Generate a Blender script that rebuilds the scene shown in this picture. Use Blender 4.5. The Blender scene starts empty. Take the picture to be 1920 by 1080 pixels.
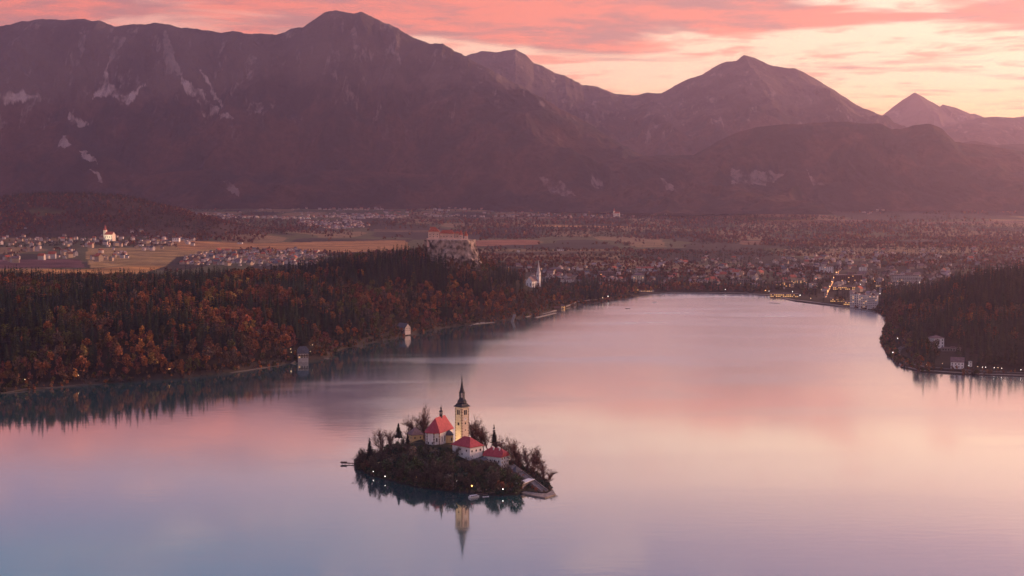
import bpy, math, random
import numpy as np
from mathutils import Vector, Matrix
random.seed(7); rng = np.random.default_rng(11)
scene = bpy.context.scene
COL = scene.collection
R = math.radians
PI = math.pi

# ------------------------------------------------------------------ camera
F = 2525.0; H = 210.0; PITCH = math.atan(172/2525)
cam_d = bpy.data.cameras.new('camera'); cam = bpy.data.objects.new('camera', cam_d); COL.objects.link(cam)
cam_d.sensor_width = 36; cam_d.lens = 36*F/1920; cam_d.clip_start = 1; cam_d.clip_end = 60000
cam.location = (0, 0, H); cam.rotation_euler = (PI/2-PITCH, 0, 0)
scene.camera = cam

# ------------------------------------------------------------------ render settings
scene.view_settings.view_transform = 'Standard'; scene.view_settings.look = 'None'
scene.view_settings.exposure = 0.25; scene.view_settings.gamma = 1
cy = scene.cycles
cy.use_denoising = True; cy.max_bounces = 5; cy.diffuse_bounces = 2; cy.glossy_bounces = 3
cy.volume_bounces = 1; cy.transmission_bounces = 2; cy.sample_clamp_indirect = 4; cy.caustics_reflective = False
cy.caustics_refractive = False; cy.use_adaptive_sampling = True; cy.adaptive_threshold = 0.02

# ------------------------------------------------------------------ node helpers
class NT:
    def __init__(s, t): s.t = t; s.n = t.nodes; s.l = t.links
    def new(s, typ, **kw):
        x = s.n.new(typ)
        for k, v in kw.items(): setattr(x, k, v)
        return x
    def put(s, sock, v):
        if hasattr(v, 'is_output') or isinstance(v, bpy.types.NodeSocket): s.l.new(v, sock)
        elif v is not None: sock.default_value = v
    def m(s, op, a, b=None, c=None, clamp=False):
        x = s.new('ShaderNodeMath', operation=op, use_clamp=clamp)
        for i, v in enumerate((a, b, c)):
            if v is not None: s.put(x.inputs[i], v)
        return x.outputs[0]
    def vm(s, op, a, b=None):
        x = s.new('ShaderNodeVectorMath', operation=op)
        s.put(x.inputs[0], a)
        if b is not None: s.put(x.inputs[1], b)
        return x.outputs[0]
    def sstep(s, v, a, b, lo=0.0, hi=1.0):
        x = s.new('ShaderNodeMapRange', interpolation_type='SMOOTHSTEP')
        s.put(x.inputs[0], v); x.inputs[1].default_value = a; x.inputs[2].default_value = b
        x.inputs[3].default_value = lo; x.inputs[4].default_value = hi
        return x.outputs[0]
    def ramp(s, v, stops, interp='LINEAR'):
        x = s.new('ShaderNodeValToRGB'); x.color_ramp.interpolation = interp
        e = x.color_ramp.elements
        while len(e) < len(stops): e.new(0.5)
        for k, (p, c) in enumerate(stops):
            e[k].position = p; e[k].color = (*c, 1) if len(c) == 3 else c
        s.put(x.inputs[0], v); return x.outputs[0]
    def mix(s, f, a, b, mode='MIX'):
        x = s.new('ShaderNodeMix', data_type='RGBA', blend_type=mode)
        s.put(x.inputs[0], f)
        for i, v in ((6, a), (7, b)):
            if isinstance(v, tuple) and len(v) == 3: v = (*v, 1)
            s.put(x.inputs[i], v)
        return x.outputs[2]
    def noise(s, vec, scale, detail=4, rough=0.5, dist=0.0):
        x = s.new('ShaderNodeTexNoise'); s.put(x.inputs['Vector'], vec)
        x.inputs['Scale'].default_value = scale; x.inputs['Detail'].default_value = detail
        x.inputs['Roughness'].default_value = rough; x.inputs['Distortion'].default_value = dist
        return x.outputs[0]
    def comb(s, a, b, c):
        x = s.new('ShaderNodeCombineXYZ')
        for i, v in enumerate((a, b, c)): s.put(x.inputs[i], v)
        return x.outputs[0]
    def sep(s, v):
        x = s.new('ShaderNodeSeparateXYZ'); s.put(x.inputs[0], v); return x.outputs

# ------------------------------------------------------------------ sun and sky
SUN_AZ, SUN_EL = R(58), R(12)            # to the right of the view axis
sl = bpy.data.lights.new('sun', 'SUN'); so = bpy.data.objects.new('sun', sl); COL.objects.link(so)
sl.energy = 5.0; sl.angle = R(8); sl.color = (1.0, 0.52, 0.31)
sd_ = Vector((math.sin(SUN_AZ)*math.cos(SUN_EL), math.cos(SUN_AZ)*math.cos(SUN_EL), math.sin(SUN_EL)))
so.rotation_euler = sd_.to_track_quat('Z', 'Y').to_euler(); so.location = (800, 300, 900)

w = bpy.data.worlds.new('World'); scene.world = w; w.use_nodes = True
w.node_tree.nodes.clear(); N = NT(w.node_tree)
sky = N.new('ShaderNodeTexSky', sky_type='NISHITA'); sky.sun_disc = False
sky.sun_elevation = R(3); sky.sun_rotation = SUN_AZ
bg0 = N.new('ShaderNodeBackground'); N.l.new(sky.outputs[0], bg0.inputs[0]); bg0.inputs[1].default_value = 0.05
tc = N.new('ShaderNodeTexCoord'); dx, dy, dz = N.sep(tc.outputs['Generated'])[:3]
z = N.m('MAXIMUM', dz, 0.0)
zr = N.m('MULTIPLY', z, 2.0, clamp=True)
right = N.ramp(zr, [(0, (1.10, .52, .16)), (.09, (1.15, .62, .26)), (.17, (1.16, .80, .50)), (.25, (1.18, .82, .56)),
                    (.28, (1.2, .82, .58)), (.33, (1.36, .95, .62)), (.41, (1.15, .74, .55)), (.48, (.60, .38, .44)), (.56, (.36, .26, .40)), (.70, (.27, .25, .42)), (1, (.12, .14, .32))])
left = N.ramp(zr, [(0, (.9, .34, .2)), (.12, (.9, .36, .25)), (.26, (.86, .33, .26)), (.34, (.58, .33, .38)),
                   (.42, (.34, .27, .43)), (.50, (.15, .30, .46)), (.62, (.14, .25, .45)), (1, (.10, .14, .33))])
azf = N.sstep(dx, -0.40, 0.30)
base = N.mix(azf, left, right)
inv = N.m('DIVIDE', 1.0, N.m('ADD', z, 0.035))
pl = N.comb(N.m('MULTIPLY', dx, inv), N.m('MULTIPLY', dy, inv), 0.0)
n1 = N.noise(N.vm('MULTIPLY', pl, (0.8, 1.0, 1.0)), 1.15, 6, 0.55, 0.35)
n2 = N.noise(N.vm('ADD', pl, (9.3, 4.1, 2.0)), 2.7, 6, 0.62, 0.2)
n3 = N.noise(N.vm('MULTIPLY', pl, (0.35, 1.0, 1.0)), 0.7, 3, 0.5)
# bank of red cloud across the top of the picture, thinner wisps below it
bank = N.m('MULTIPLY', N.sstep(z, 0.104, 0.126), N.sstep(z, 0.164, 0.147))
bankl = N.m('MULTIPLY', N.sstep(dx, 0.02, -0.16), N.m('MULTIPLY', N.sstep(z, 0.05, 0.09), N.sstep(z, 0.22, 0.16)))
bank = N.m('MAXIMUM', bank, bankl)
thr = N.m('ADD', N.m('MULTIPLY', bank, 0.40), N.m('MULTIPLY', N.m('SUBTRACT', n1, 0.5), 1.9))
cm = N.sstep(thr, 0.02, 0.34)
wisp = N.m('MULTIPLY', N.sstep(n2, 0.50, 0.66), N.m('MULTIPLY', N.sstep(z, 0.03, 0.07), 0.75))
cm = N.m('MAXIMUM', cm, wisp)
ccol = N.mix(N.sstep(n2, 0.36, 0.62), (.42, .11, .12), (.90, .15, .085))
high = N.sstep(z, 0.15, 0.24)
hcol = N.mix(N.sstep(n2, 0.36, 0.62), (.34, .23, .34), (1.02, .66, .53))
ccol = N.mix(high, ccol, hcol)
cmf = N.m('MULTIPLY', cm, N.sstep(z, 0.145, 0.22, 0.95, 0.45))
skyc = N.mix(cmf, base, ccol)
skyc = N.mix(N.m('MULTIPLY', high, N.m('MULTIPLY', N.sstep(n3, 0.46, 0.66), 0.22)), skyc, (.72, .50, .50))
bg1 = N.new('ShaderNodeBackground'); N.put(bg1.inputs[0], skyc); bg1.inputs[1].default_value = 0.92
add = N.new('ShaderNodeAddShader'); N.l.new(bg0.outputs[0], add.inputs[0]); N.l.new(bg1.outputs[0], add.inputs[1])
wo = N.new('ShaderNodeOutputWorld'); N.l.new(add.outputs[0], wo.inputs[0])

# ------------------------------------------------------------------ pixel <-> place
ca, sa = math.cos(PITCH), math.sin(PITCH)
def ray(px, py):
    u = (px-960)/F; v = (540-py)/F
    return u, ca+v*sa, -sa+v*ca
def G(px, py, z=0.0):
    u, f, d = ray(px, py); t = (z-H)/d
    return (u*t, f*t)
def AT(px, py, Y):
    u, f, d = ray(px, py); t = Y/f
    return (u*t, Y, H+d*t)
def proj(X, Y, Z):
    f = Y*ca-(Z-H)*sa; up = Y*sa+(Z-H)*ca
    return 960+F*X/f, 540-F*up/f

# ------------------------------------------------------------------ noise in numpy
def _h(ix, iy, s):
    n = (ix.astype(np.int64)*374761393+iy.astype(np.int64)*668265263+s*1442695041) & 0x7fffffff
    n = ((n ^ (n >> 13))*1274126177) & 0x7fffffff
    return ((n ^ (n >> 16)) & 0xffff)/65535.0
def vn(x, y, s=0):
    x = np.asarray(x, float); y = np.asarray(y, float)
    ix = np.floor(x); iy = np.floor(y); fx = x-ix; fy = y-iy
    fx = fx*fx*fx*(fx*(fx*6-15)+10); fy = fy*fy*fy*(fy*(fy*6-15)+10)
    a = _h(ix, iy, s); b = _h(ix+1, iy, s); c = _h(ix, iy+1, s); d = _h(ix+1, iy+1, s)
    return (a*(1-fx)+b*fx)*(1-fy)+(c*(1-fx)+d*fx)*fy
def fbm(x, y, o=4, s=0):
    r = 0; a = .5
    for k in range(o):
        r = r+a*(vn(x, y, s+k)-.5)*2; x = x*2.03+17.1; y = y*2.03+5.7; a *= .5
    return r
def ridged(x, y, o=4, s=0):
    r = 0; a = .5
    for k in range(o):
        r = r+a*(1-np.abs(vn(x, y, s+k)*2-1)); x = x*2.03+7.7; y = y*2.03+3.1; a *= .5
    return r
def sst(v, a, b):
    t = np.clip((v-a)/(b-a), 0, 1); return t*t*(3-2*t)
def inside(px, py, poly):
    px = np.asarray(px); py = np.asarray(py); r = np.zeros(px.shape, bool); j = len(poly)-1
    for i in range(len(poly)):
        xi, yi = poly[i]; xj, yj = poly[j]
        if yi != yj:
            c = ((yi > py) != (yj > py)) & (px < (xj-xi)*(py-yi)/(yj-yi)+xi); r ^= c
        j = i
    return r
def sdist(X, Y, poly):
    d = np.full(X.shape, 1e18)
    for i in range(len(poly)):
        ax, ay = poly[i-1]; bx, by = poly[i]; ex, ey = bx-ax, by-ay; L = ex*ex+ey*ey+1e-9
        t = np.clip(((X-ax)*ex+(Y-ay)*ey)/L, 0, 1)
        d = np.minimum(d, (X-ax-t*ex)**2+(Y-ay-t*ey)**2)
    d = np.sqrt(d); return np.where(inside(X, Y, poly), -d, d)

# ------------------------------------------------------------------ materials
def mat(name, col, rough=.85, var=.25, scale=.3, bump=0, emis=None, estr=0, metal=0, attr=None, col2=None, spec=.3):
    m = bpy.data.materials.new(name); m.use_nodes = True; m.node_tree.nodes.clear(); T = NT(m.node_tree)
    p = T.new('ShaderNodeBsdfPrincipled'); o = T.new('ShaderNodeOutputMaterial'); T.l.new(p.outputs[0], o.inputs[0])
    tc = T.new('ShaderNodeTexCoord')
    nz = T.noise(tc.outputs['Object'], scale, 5, .6)
    f = T.sstep(nz, .3, .7)
    if attr:
        a = T.new('ShaderNodeAttribute', attribute_name=attr); c = a.outputs['Color']
        cc = T.mix(1.0, c, T.mix(f, (1-var,)*3, (1+var,)*3), 'MULTIPLY')
    else:
        c1 = tuple(x*(1-var) for x in col); c2 = col2 or tuple(min(1, x*(1+var)) for x in col)
        cc = T.mix(f, c1, c2)
    T.put(p.inputs['Base Color'], cc)
    p.inputs['Roughness'].default_value = rough; p.inputs['Metallic'].default_value = metal
    p.inputs['Specular IOR Level'].default_value = spec
    if emis:
        p.inputs['Emission Color'].default_value = (*emis, 1); p.inputs['Emission Strength'].default_value = estr
        m.cycles.emission_sampling = 'NONE'
    if bump:
        b = T.new('ShaderNodeBump'); b.inputs['Strength'].default_value = .6; b.inputs['Distance'].default_value = bump
        T.put(b.inputs['Height'], nz); T.l.new(b.outputs[0], p.inputs['Normal'])
    return m
M = {}
M['leaf'] = mat('foliage', None, .95, .3, .5, attr='Col', spec=.1)
M['bark'] = mat('bark', (.05, .035, .03), .95, .4, 2)
M['plaster_white'] = mat('white_plaster', (.82, .80, .78), .9, .10, .35)
M['plaster_cream'] = mat('cream_plaster', (.78, .68, .52), .9, .08, .5)
M['plaster_yellow_and_lit'] = mat('yellow_and_lit_plaster', (.80, .58, .28), .9, .10, .5)  # own yellow of the small house; floodlight tint on the chapel
M['quoin'] = mat('dark_quoin_stone', (.10, .055, .05), .9, .3, 1)
M['roof_red'] = mat('red_roof_tiles', (.38, .055, .075), .75, .22, .6)
M['roof_rust'] = mat('rust_roof_tiles', (.40, .10, .06), .8, .3, .6)
M['roof_brown'] = mat('brown_roof_tiles', (.12, .06, .05), .85, .3, .6)
M['roof_grey'] = mat('grey_roof_shingles', (.10, .10, .12), .8, .3, .6)
M['roof_mauve'] = mat('weathered_roof_tiles', (.20, .13, .13), .8, .3, .6)
M['copper'] = mat('dark_copper_sheet', (.022, .028, .034), .45, .3, .8)
M['window'] = mat('dark_window_glass', (.02, .02, .03), .25, .3, 1, spec=.5)
M['window_lit'] = mat('lit_window', (.5, .3, .1), .6, .2, 1, emis=(1, .52, .2), estr=.95)
M['wood'] = mat('weathered_wood', (.14, .09, .07), .9, .3, 1)
M['stone'] = mat('pale_stone', (.26, .22, .20), .95, .3, .4, bump=.2)
M['rock'] = mat('cliff_rock', (.06, .05, .045), .95, .5, .11, bump=3, col2=(.55, .42, .36))
M['asphalt'] = mat('road_surface', (.10, .085, .08), .9, .2, .2)
M['metal'] = mat('dark_metal', (.05, .05, .05), .5, .2, 2)
M['lamp'] = mat('lamp_glass', (.9, .8, .6), .5, 0, 1, emis=(1, .66, .34), estr=3)
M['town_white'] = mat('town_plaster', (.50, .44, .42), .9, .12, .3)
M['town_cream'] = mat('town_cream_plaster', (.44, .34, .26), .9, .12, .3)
M['spire_pale'] = mat('pale_spire_sheet', (.62, .56, .54), .7, .1, .5)
M['lamp_orange'] = mat('orange_lamp_glass', (.9, .6, .3), .5, 0, 1, emis=(1, .40, .12), estr=7)
M['lamp_white'] = mat('white_lamp_glass', (.9, .9, .9), .5, 0, 1, emis=(1, .92, .82), estr=5)
M['boat_white'] = mat('white_hull_paint', (.75, .75, .76), .4, .06, 1)
M['boat_dark'] = mat('dark_hull_wood', (.05, .035, .03), .6, .2, 1)
M['canvas'] = mat('white_awning_cloth', (.7, .62, .56), .9, .1, 1)
M['concrete'] = mat('pale_concrete', (.27, .24, .22), .9, .15, .3)
M['car_dark'] = mat('dark_car_paint', (.06, .05, .06), .35, .1, 1)
M['rubber'] = mat('tyre_rubber', (.02, .02, .02), .9, .1, 1)

# ------------------------------------------------------------------ object helpers
def tag(o, label=None, cat=None, group=None, kind=None):
    if label: o['label'] = label
    if cat: o['category'] = cat
    if group: o['group'] = group
    if kind: o['kind'] = kind
    return o
def empty(name, loc, rz=0, label=None, cat=None, group=None):
    o = bpy.data.objects.new(name, None); COL.objects.link(o); o.location = loc; o.rotation_euler = (0, 0, rz)
    o.empty_display_size = 1
    return tag(o, label, cat, group)
def link(name, me, parent=None, loc=(0, 0, 0), rz=0):
    o = bpy.data.objects.new(name, me); COL.objects.link(o); o.location = loc; o.rotation_euler = (0, 0, rz)
    if parent: o.parent = parent
    return o
def mesh_np(name, verts, faces, mats, cols=None, attrs=None, smooth=False, mi=None):
    """faces: (n,3) or (n,4) array"""
    me = bpy.data.meshes.new(name); faces = np.asarray(faces, np.int32); k = faces.shape[1]
    me.vertices.add(len(verts)); me.vertices.foreach_set('co', np.asarray(verts, np.float32).ravel())
    me.loops.add(faces.size); me.loops.foreach_set('vertex_index', faces.ravel())
    me.polygons.add(len(faces)); me.polygons.foreach_set('loop_start', np.arange(0, faces.size, k, dtype=np.int32))
    me.polygons.foreach_set('loop_total', np.full(len(faces), k, np.int32))
    if mi is not None: me.polygons.foreach_set('material_index', np.asarray(mi, np.int32))
    me.update(calc_edges=True)
    if smooth: me.polygons.foreach_set('use_smooth', np.ones(len(faces), bool))
    for m in mats: me.materials.append(m)
    if cols is not None:
        a = me.color_attributes.new('Col', 'FLOAT_COLOR', 'POINT')
        c = np.ones((len(verts), 4), np.float32); c[:, :3] = cols; a.data.foreach_set('color', c.ravel())
    for nme, v in (attrs or {}).items():
        a = me.attributes.new(nme, 'FLOAT', 'POINT'); a.data.foreach_set('value', np.asarray(v, np.float32))
    return me
class MB:
    def __init__(s): s.v = []; s.f = []
    def add(s, vs, fs):
        b = len(s.v); s.v += [tuple(p) for p in vs]; s.f += [tuple(b+i for i in f) for f in fs]; return s
    def prism(s, pts, z0, z1, top=None):
        n = len(pts); top = top or pts
        vs = [(x, y, z0) for x, y in pts]+[(x, y, z1) for x, y in top]
        return s.add(vs, [tuple(range(n-1, -1, -1)), tuple(range(n, 2*n))]+[(i, (i+1) % n, n+(i+1) % n, n+i) for i in range(n)])
    def box(s, cx, cy, z0, sx, sy, h, rz=0):
        c, q = math.cos(rz), math.sin(rz)
        pts = [(cx+x*c-y*q, cy+x*q+y*c) for x, y in ((-sx/2, -sy/2), (sx/2, -sy/2), (sx/2, sy/2), (-sx/2, sy/2))]
        return s.prism(pts, z0, z0+h)
    def roof(s, sx, sy, z0, h, ridge, cx=0, cy=0, hipz=0, t=.35, rz=0):
        """ridge along x with given length; hipz>0 leaves a half-hip; ridge==sx is a gable"""
        X, Y = sx/2, sy/2; r = ridge/2
        vs = [(-X, -Y, z0), (X, -Y, z0), (X, Y, z0), (-X, Y, z0), (-X, -Y, z0+t), (X, -Y, z0+t), (X, Y, z0+t), (-X, Y, z0+t)]
        fs = [(3, 2, 1, 0), (0, 1, 5, 4), (1, 2, 6, 5), (2, 3, 7, 6), (3, 0, 4, 7)]
        if hipz > 0:
            k = hipz; yy = Y*(1-k)
            vs += [(-X, -yy, z0+t+h*k), (X, -yy, z0+t+h*k), (X, yy, z0+t+h*k), (-X, yy, z0+t+h*k), (-r, 0, z0+t+h), (r, 0, z0+t+h)]
            fs += [(4, 5, 9, 13, 12, 8), (6, 7, 11, 12, 13, 10), (5, 6, 10, 9), (7, 4, 8, 11), (9, 10, 13), (11, 8, 12)]
        elif r > .01:
            vs += [(-r, 0, z0+t+h), (r, 0, z0+t+h)]
            fs += [(4, 5, 9, 8), (6, 7, 8, 9), (5, 6, 9), (7, 4, 8)]
        else:
            vs += [(0, 0, z0+t+h)]; fs += [(4, 5, 8), (5, 6, 8), (6, 7, 8), (7, 4, 8)]
        c, q = math.cos(rz), math.sin(rz)
        return s.add([(cx+x*c-y*q, cy+x*q+y*c, z) for x, y, z in vs], fs)
    def lathe(s, prof, n=8, cx=0, cy=0, rot=0):
        """prof: list of (r,z)"""
        vs = []; m = len(prof)
        for r, z in prof:
            for k in range(n):
                a = rot+2*PI*k/n; vs.append((cx+r*math.cos(a), cy+r*math.sin(a), z))
        fs = [tuple(range(n-1, -1, -1)), tuple((m-1)*n+k for k in range(n))]
        for j in range(m-1):
            for k in range(n): fs.append((j*n+k, j*n+(k+1) % n, (j+1)*n+(k+1) % n, (j+1)*n+k))
        return s.add(vs, fs)
    def bar(s, a, b, r, n=6):
        a = Vector(a); b = Vector(b); d = (b-a).normalized(); u = d.orthogonal().normalized(); v = d.cross(u)
        vs = []
        for p in (a, b):
            for k in range(n):
                t = 2*PI*k/n; q = p+u*math.cos(t)*r+v*math.sin(t)*r; vs.append(tuple(q))
        return s.add(vs, [tuple(range(n-1, -1, -1)), tuple(range(n, 2*n))]+[(k, (k+1) % n, n+(k+1) % n, n+k) for k in range(n)])
    def ball(s, c, r, n=8, m=5, sz=1):
        return s.lathe([(max(.001, r*math.sin(PI*j/m)), c[2]-r*sz*math.cos(PI*j/m)) for j in range(m+1)], n, c[0], c[1])
    def mesh(s, name, m, smooth=False):
        me = bpy.data.meshes.new(name); me.from_pydata(s.v, [], s.f); me.update()
        for x in (m if isinstance(m, list) else [m]): me.materials.append(x)
        if smooth: me.polygons.foreach_set('use_smooth', [True]*len(me.polygons))
        return me
    def build(s, name, m, parent=None, loc=(0, 0, 0), rz=0, smooth=False):
        return link(name, s.mesh(name, m, smooth), parent, loc, rz)
_wm = {}
def window(parent, x, y, z, ww, wh, rz, m='window'):
    k = (round(ww, 2), round(wh, 2), m)
    if k not in _wm:
        b = MB(); b.box(0, 0, 0, ww, .14, wh); _wm[k] = b.mesh('window', M[m])
    return link('window', _wm[k], parent, (x, y, z), rz)
def facade(parent, w, d, side, cols, rows, z0, dz, ww, wh, lit=0, rnd=None, skip=()):
    """side 0=-y 1=+x 2=+y 3=-x"""
    L = w if side in (0, 2) else d
    for r in range(rows):
        for c in range(cols):
            if (r, c) in skip: continue
            t = (c+.5)/cols*L-L/2; zz = z0+r*dz
            x, y, rz = {0: (t, -d/2-.02, 0), 1: (w/2+.02, t, PI/2), 2: (-t, d/2+.02, 0), 3: (-w/2-.02, -t, PI/2)}[side]
            window(parent, x, y, zz, ww, wh, rz, 'window_lit' if random.random() < lit else 'window')
def building(name, label, cat, loc, rz, w, d, h, rh, kind='gable', wall='plaster_white', roof='roof_red', wins=(), group=None, ov=.6, base=3, lit=0, chim=0):
    e = empty(name, loc, rz, label, cat, group)
    b = MB(); b.box(0, 0, -base, w, d, h+base)
    if kind in ('gable', 'half'):
        k = 1.0 if kind == 'gable' else .5
        # gable triangles of the wall
        for sx in (-1, 1):
            x0 = sx*w/2; x1 = sx*(w/2-.3); yt = d/2*(1-k); s = (d/2)/(d/2+ov)
            vs = [(x0, -d/2, h), (x0, d/2, h), (x0, yt, h+rh*k*s), (x0, -yt, h+rh*k*s), (x1, -d/2, h), (x1, d/2, h), (x1, yt, h+rh*k*s), (x1, -yt, h+rh*k*s)]
            b.add(vs, [(0, 1, 2, 3), (7, 6, 5, 4), (0, 3, 7, 4), (1, 5, 6, 2)])
    b.build('wall', M[wall], e)
    q = MB()
    if kind == 'gable':
        # two sloping slabs
        for sy in (-1, 1):
            X = w/2+ov; Y = (d/2+ov)*sy; z0 = h-rh*ov/(d/2+ov); t = .35
            vs = [(-X, Y, z0), (X, Y, z0), (X, 0, h+rh), (-X, 0, h+rh), (-X, Y, z0+t), (X, Y, z0+t), (X, 0, h+rh+t), (-X, 0, h+rh+t)]
            q.add(vs, [(0, 1, 2, 3), (7, 6, 5, 4), (0, 4, 5, 1), (1, 5, 6, 2), (2, 6, 7, 3), (3, 7, 4, 0)])
    elif kind == 'hip': q.roof(w+2*ov, d+2*ov, h+.01, rh, max(0, w-d))
    elif kind == 'pyramid': q.roof(w+2*ov, d+2*ov, h+.01, rh, 0)
    elif kind == 'half': q.roof(w+2*ov, d+2*ov, h+.01, rh, w*.62, hipz=.5)
    elif kind == 'flat':
        q.box(0, 0, h+.01, w+2*ov, d+2*ov, .5); q.box(w*.1, 0, h+.512, w*.25, d*.4, rh)
    ro = q.build('roof', M[roof], e)
    for c in range(chim):
        cb = MB(); cx = (c+.5)/chim*w*.7-w*.35
        cb.box(0, 0, 0, .9, .9, 3.0); cb.box(0, 0, 3.002, 1.1, 1.1, .25)
        cb.build('chimney', M['plaster_white'], ro, (cx, (-1)**c*d*.12, h+rh*.62))
    for wn in wins: facade(e, w, d, *wn, lit=lit)
    return e

# ------------------------------------------------------------------ lake outline and the lie of the land
SH = [(0, 738), (100, 727), (200, 719), (330, 710), (440, 698), (500, 689), (560, 678), (615, 672), (640, 655), (700, 642), (750, 632),
      (800, 621), (850, 612), (890, 607), (950, 600), (1000, 592), (1040, 583), (1080, 573), (1130, 567), (1190, 557), (1215, 552), (1250, 550),
      (1300, 550), (1360, 551), (1400, 551), (1450, 556), (1490, 566), (1550, 573), (1600, 578), (1640, 584), (1655, 592), (1668, 604),
      (1655, 622), (1650, 642), (1662, 666), (1690, 690), (1730, 699), (1800, 703), (1860, 705), (1920, 707)]
LAKE = [G(*p) for p in SH]+[(900, 1530), (1700, 1480), (2600, 1200), (2600, -700), (-2600, -700), (-2600, 1250), (-1500, 1330), (-900, 1395)]
def plain(Y): return np.interp(Y, [0, 2900, 3400, 4000, 5000, 6000, 7500, 9000, 10500, 30000], [5, 7, 15, 20, 22, 27, 66, 125, 150, 150])
HILLS = [  # crest points (X, Y, height), reach of the slope
    ([(-2600, 1900, 84), (-1300, 1960, 70), (-760, 2000, 60), (-507, 2060, 52), (-400, 2110, 32), (-350, 2200, 4)], 600),
    ([(-360, 2400, 8), (-304, 2410, 34), (-247, 2425, 52), (-190, 2450, 58), (-165, 2480, 60), (-125, 2500, 70), (-90, 2510, 60), (-66, 2500, 52), (-39, 2470, 50), (0, 2470, 30), (45, 2480, 12)], 175),
    ([(575, 2260, 5), (615, 2230, 20), (670, 2230, 36), (720, 2240, 46), (770, 2250, 54), (850, 2250, 66), (1100, 2250, 95), (2600, 2200, 130)], 300),
    ([(-4500, 5900, 120), (-2710, 5900, 160), (-2243, 5900, 172), (-2100, 5900, 190), (-1893, 5900, 190), (-1776, 5900, 183), (-1659, 5900, 152), (-1542, 5880, 104), (-1425, 5860, 56), (-1300, 5840, 16)], 430)]
def crest(X, Y, pts, wd):
    best = np.zeros(X.shape)
    for (ax, ay, ah), (bx, by, bh) in zip(pts[:-1], pts[1:]):
        ex, ey = bx-ax, by-ay; L = ex*ex+ey*ey
        t = np.clip(((X-ax)*ex+(Y-ay)*ey)/L, 0, 1)
        d2 = (X-ax-t*ex)**2+(Y-ay-t*ey)**2
        best = np.maximum(best, (ah+(bh-ah)*t)*np.exp(-d2/(wd*wd)))
    return best
def ground(X, Y):
    X = np.asarray(X, float); Y = np.asarray(Y, float)
    sd = sdist(X, Y, LAKE)
    b = plain(Y); s = sst(sd, 0, 350)
    zz = 1.2+(b-1.2)*s
    for k, (pts, wd) in enumerate(HILLS):
        zz = zz+crest(X, Y, pts, wd)*np.clip(sd/(110, 110, 150, 150)[k], 0, 1)**.75
    zz = zz+fbm(X/180, Y/180, 4, 5)*10*sst(sd, 20, 200)*np.where(Y < 4200, 1, .6)
    return np.where(sd > 0, zz*np.clip(sd/9, 0, 1)**.8, np.maximum(-9, sd*.15-.3)), sd
def gpix(px, py, z0=10):
    """where the sight line through a pixel meets the ground"""
    z = z0
    for _ in range(12):
        X, Y = G(px, py, z); z = .5*z+.5*float(ground(np.array([X]), np.array([Y]))[0][0])
    return X, Y, z

# field, town outlines as seen; (polygon, colour)
FIELDS = [([(318, 450), (480, 456), (760, 450), (770, 468), (640, 474), (560, 470), (470, 467), (340, 470)], (.34, .165, .065)),
          ([(165, 466), (330, 462), (340, 470), (420, 466), (400, 474), (330, 482), (310, 500), (170, 502), (160, 480)], (.30, .19, .08)),
          ([(-300, 489), (150, 486), (160, 502), (-300, 505)], (.115, .05, .055)),
          ([(-300, 506), (160, 505), (240, 499), (310, 499), (270, 512), (200, 520), (60, 522), (-300, 522)], (.42, .21, .07)),
          ([(880, 452), (960, 449), (1012, 451), (1010, 458), (890, 462)], (.26, .10, .06)),
          ([(1000, 421), (1180, 424), (1180, 427), (1000, 425)], (.42, .22, .09)),
          ([(52, 392), (80, 388), (125, 396), (115, 403), (60, 403)], (.09, .07, .03)),
          ([(900, 408), (1500, 404), (1500, 406.5), (900, 411)], (.17, .09, .06)),
          ([(1300, 416), (1600, 412), (1700, 415), (1500, 419)], (.15, .08, .06)),
          ([(930, 472), (1160, 471), (1170, 475), (930, 479)], (.07, .05, .03)),
          ([(1385, 452), (1425, 451), (1430, 458), (1390, 459)], (.17, .085, .05)),
          ([(1700, 417), (1920, 414), (1920, 419), (1700, 421)], (.15, .08, .06)),
          ([(600, 404), (860, 407), (860, 410), (600, 408)], (.13, .08, .05)),
          ([(700, 430), (830, 432), (830, 436), (700, 435)], (.13, .08, .05))]
TOWNS = {'hill': [(0, 440), (60, 425), (160, 420), (215, 430), (350, 428), (372, 450), (300, 456), (200, 450), (0, 452)],
         'plain': [(335, 482), (420, 470), (560, 468), (612, 480), (600, 498), (480, 500), (340, 496)],
         'lake': [(930, 500), (1080, 494), (1200, 486), (1500, 480), (1560, 468), (1960, 462), (1960, 500), (1760, 540), (1650, 556), (1500, 545), (1200, 536), (1080, 534), (980, 528)],
         'far1': [(355, 396), (470, 394), (700, 389), (780, 398), (760, 409), (360, 409)],
         'far2': [(550, 414), (660, 412), (700, 424), (640, 431), (560, 423)],
         'far3': [(780, 391), (1000, 389), (1320, 396), (1300, 403), (800, 407)],
         'far4': [(1590, 387), (1850, 384), (1865, 398), (1620, 402)]}

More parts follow.
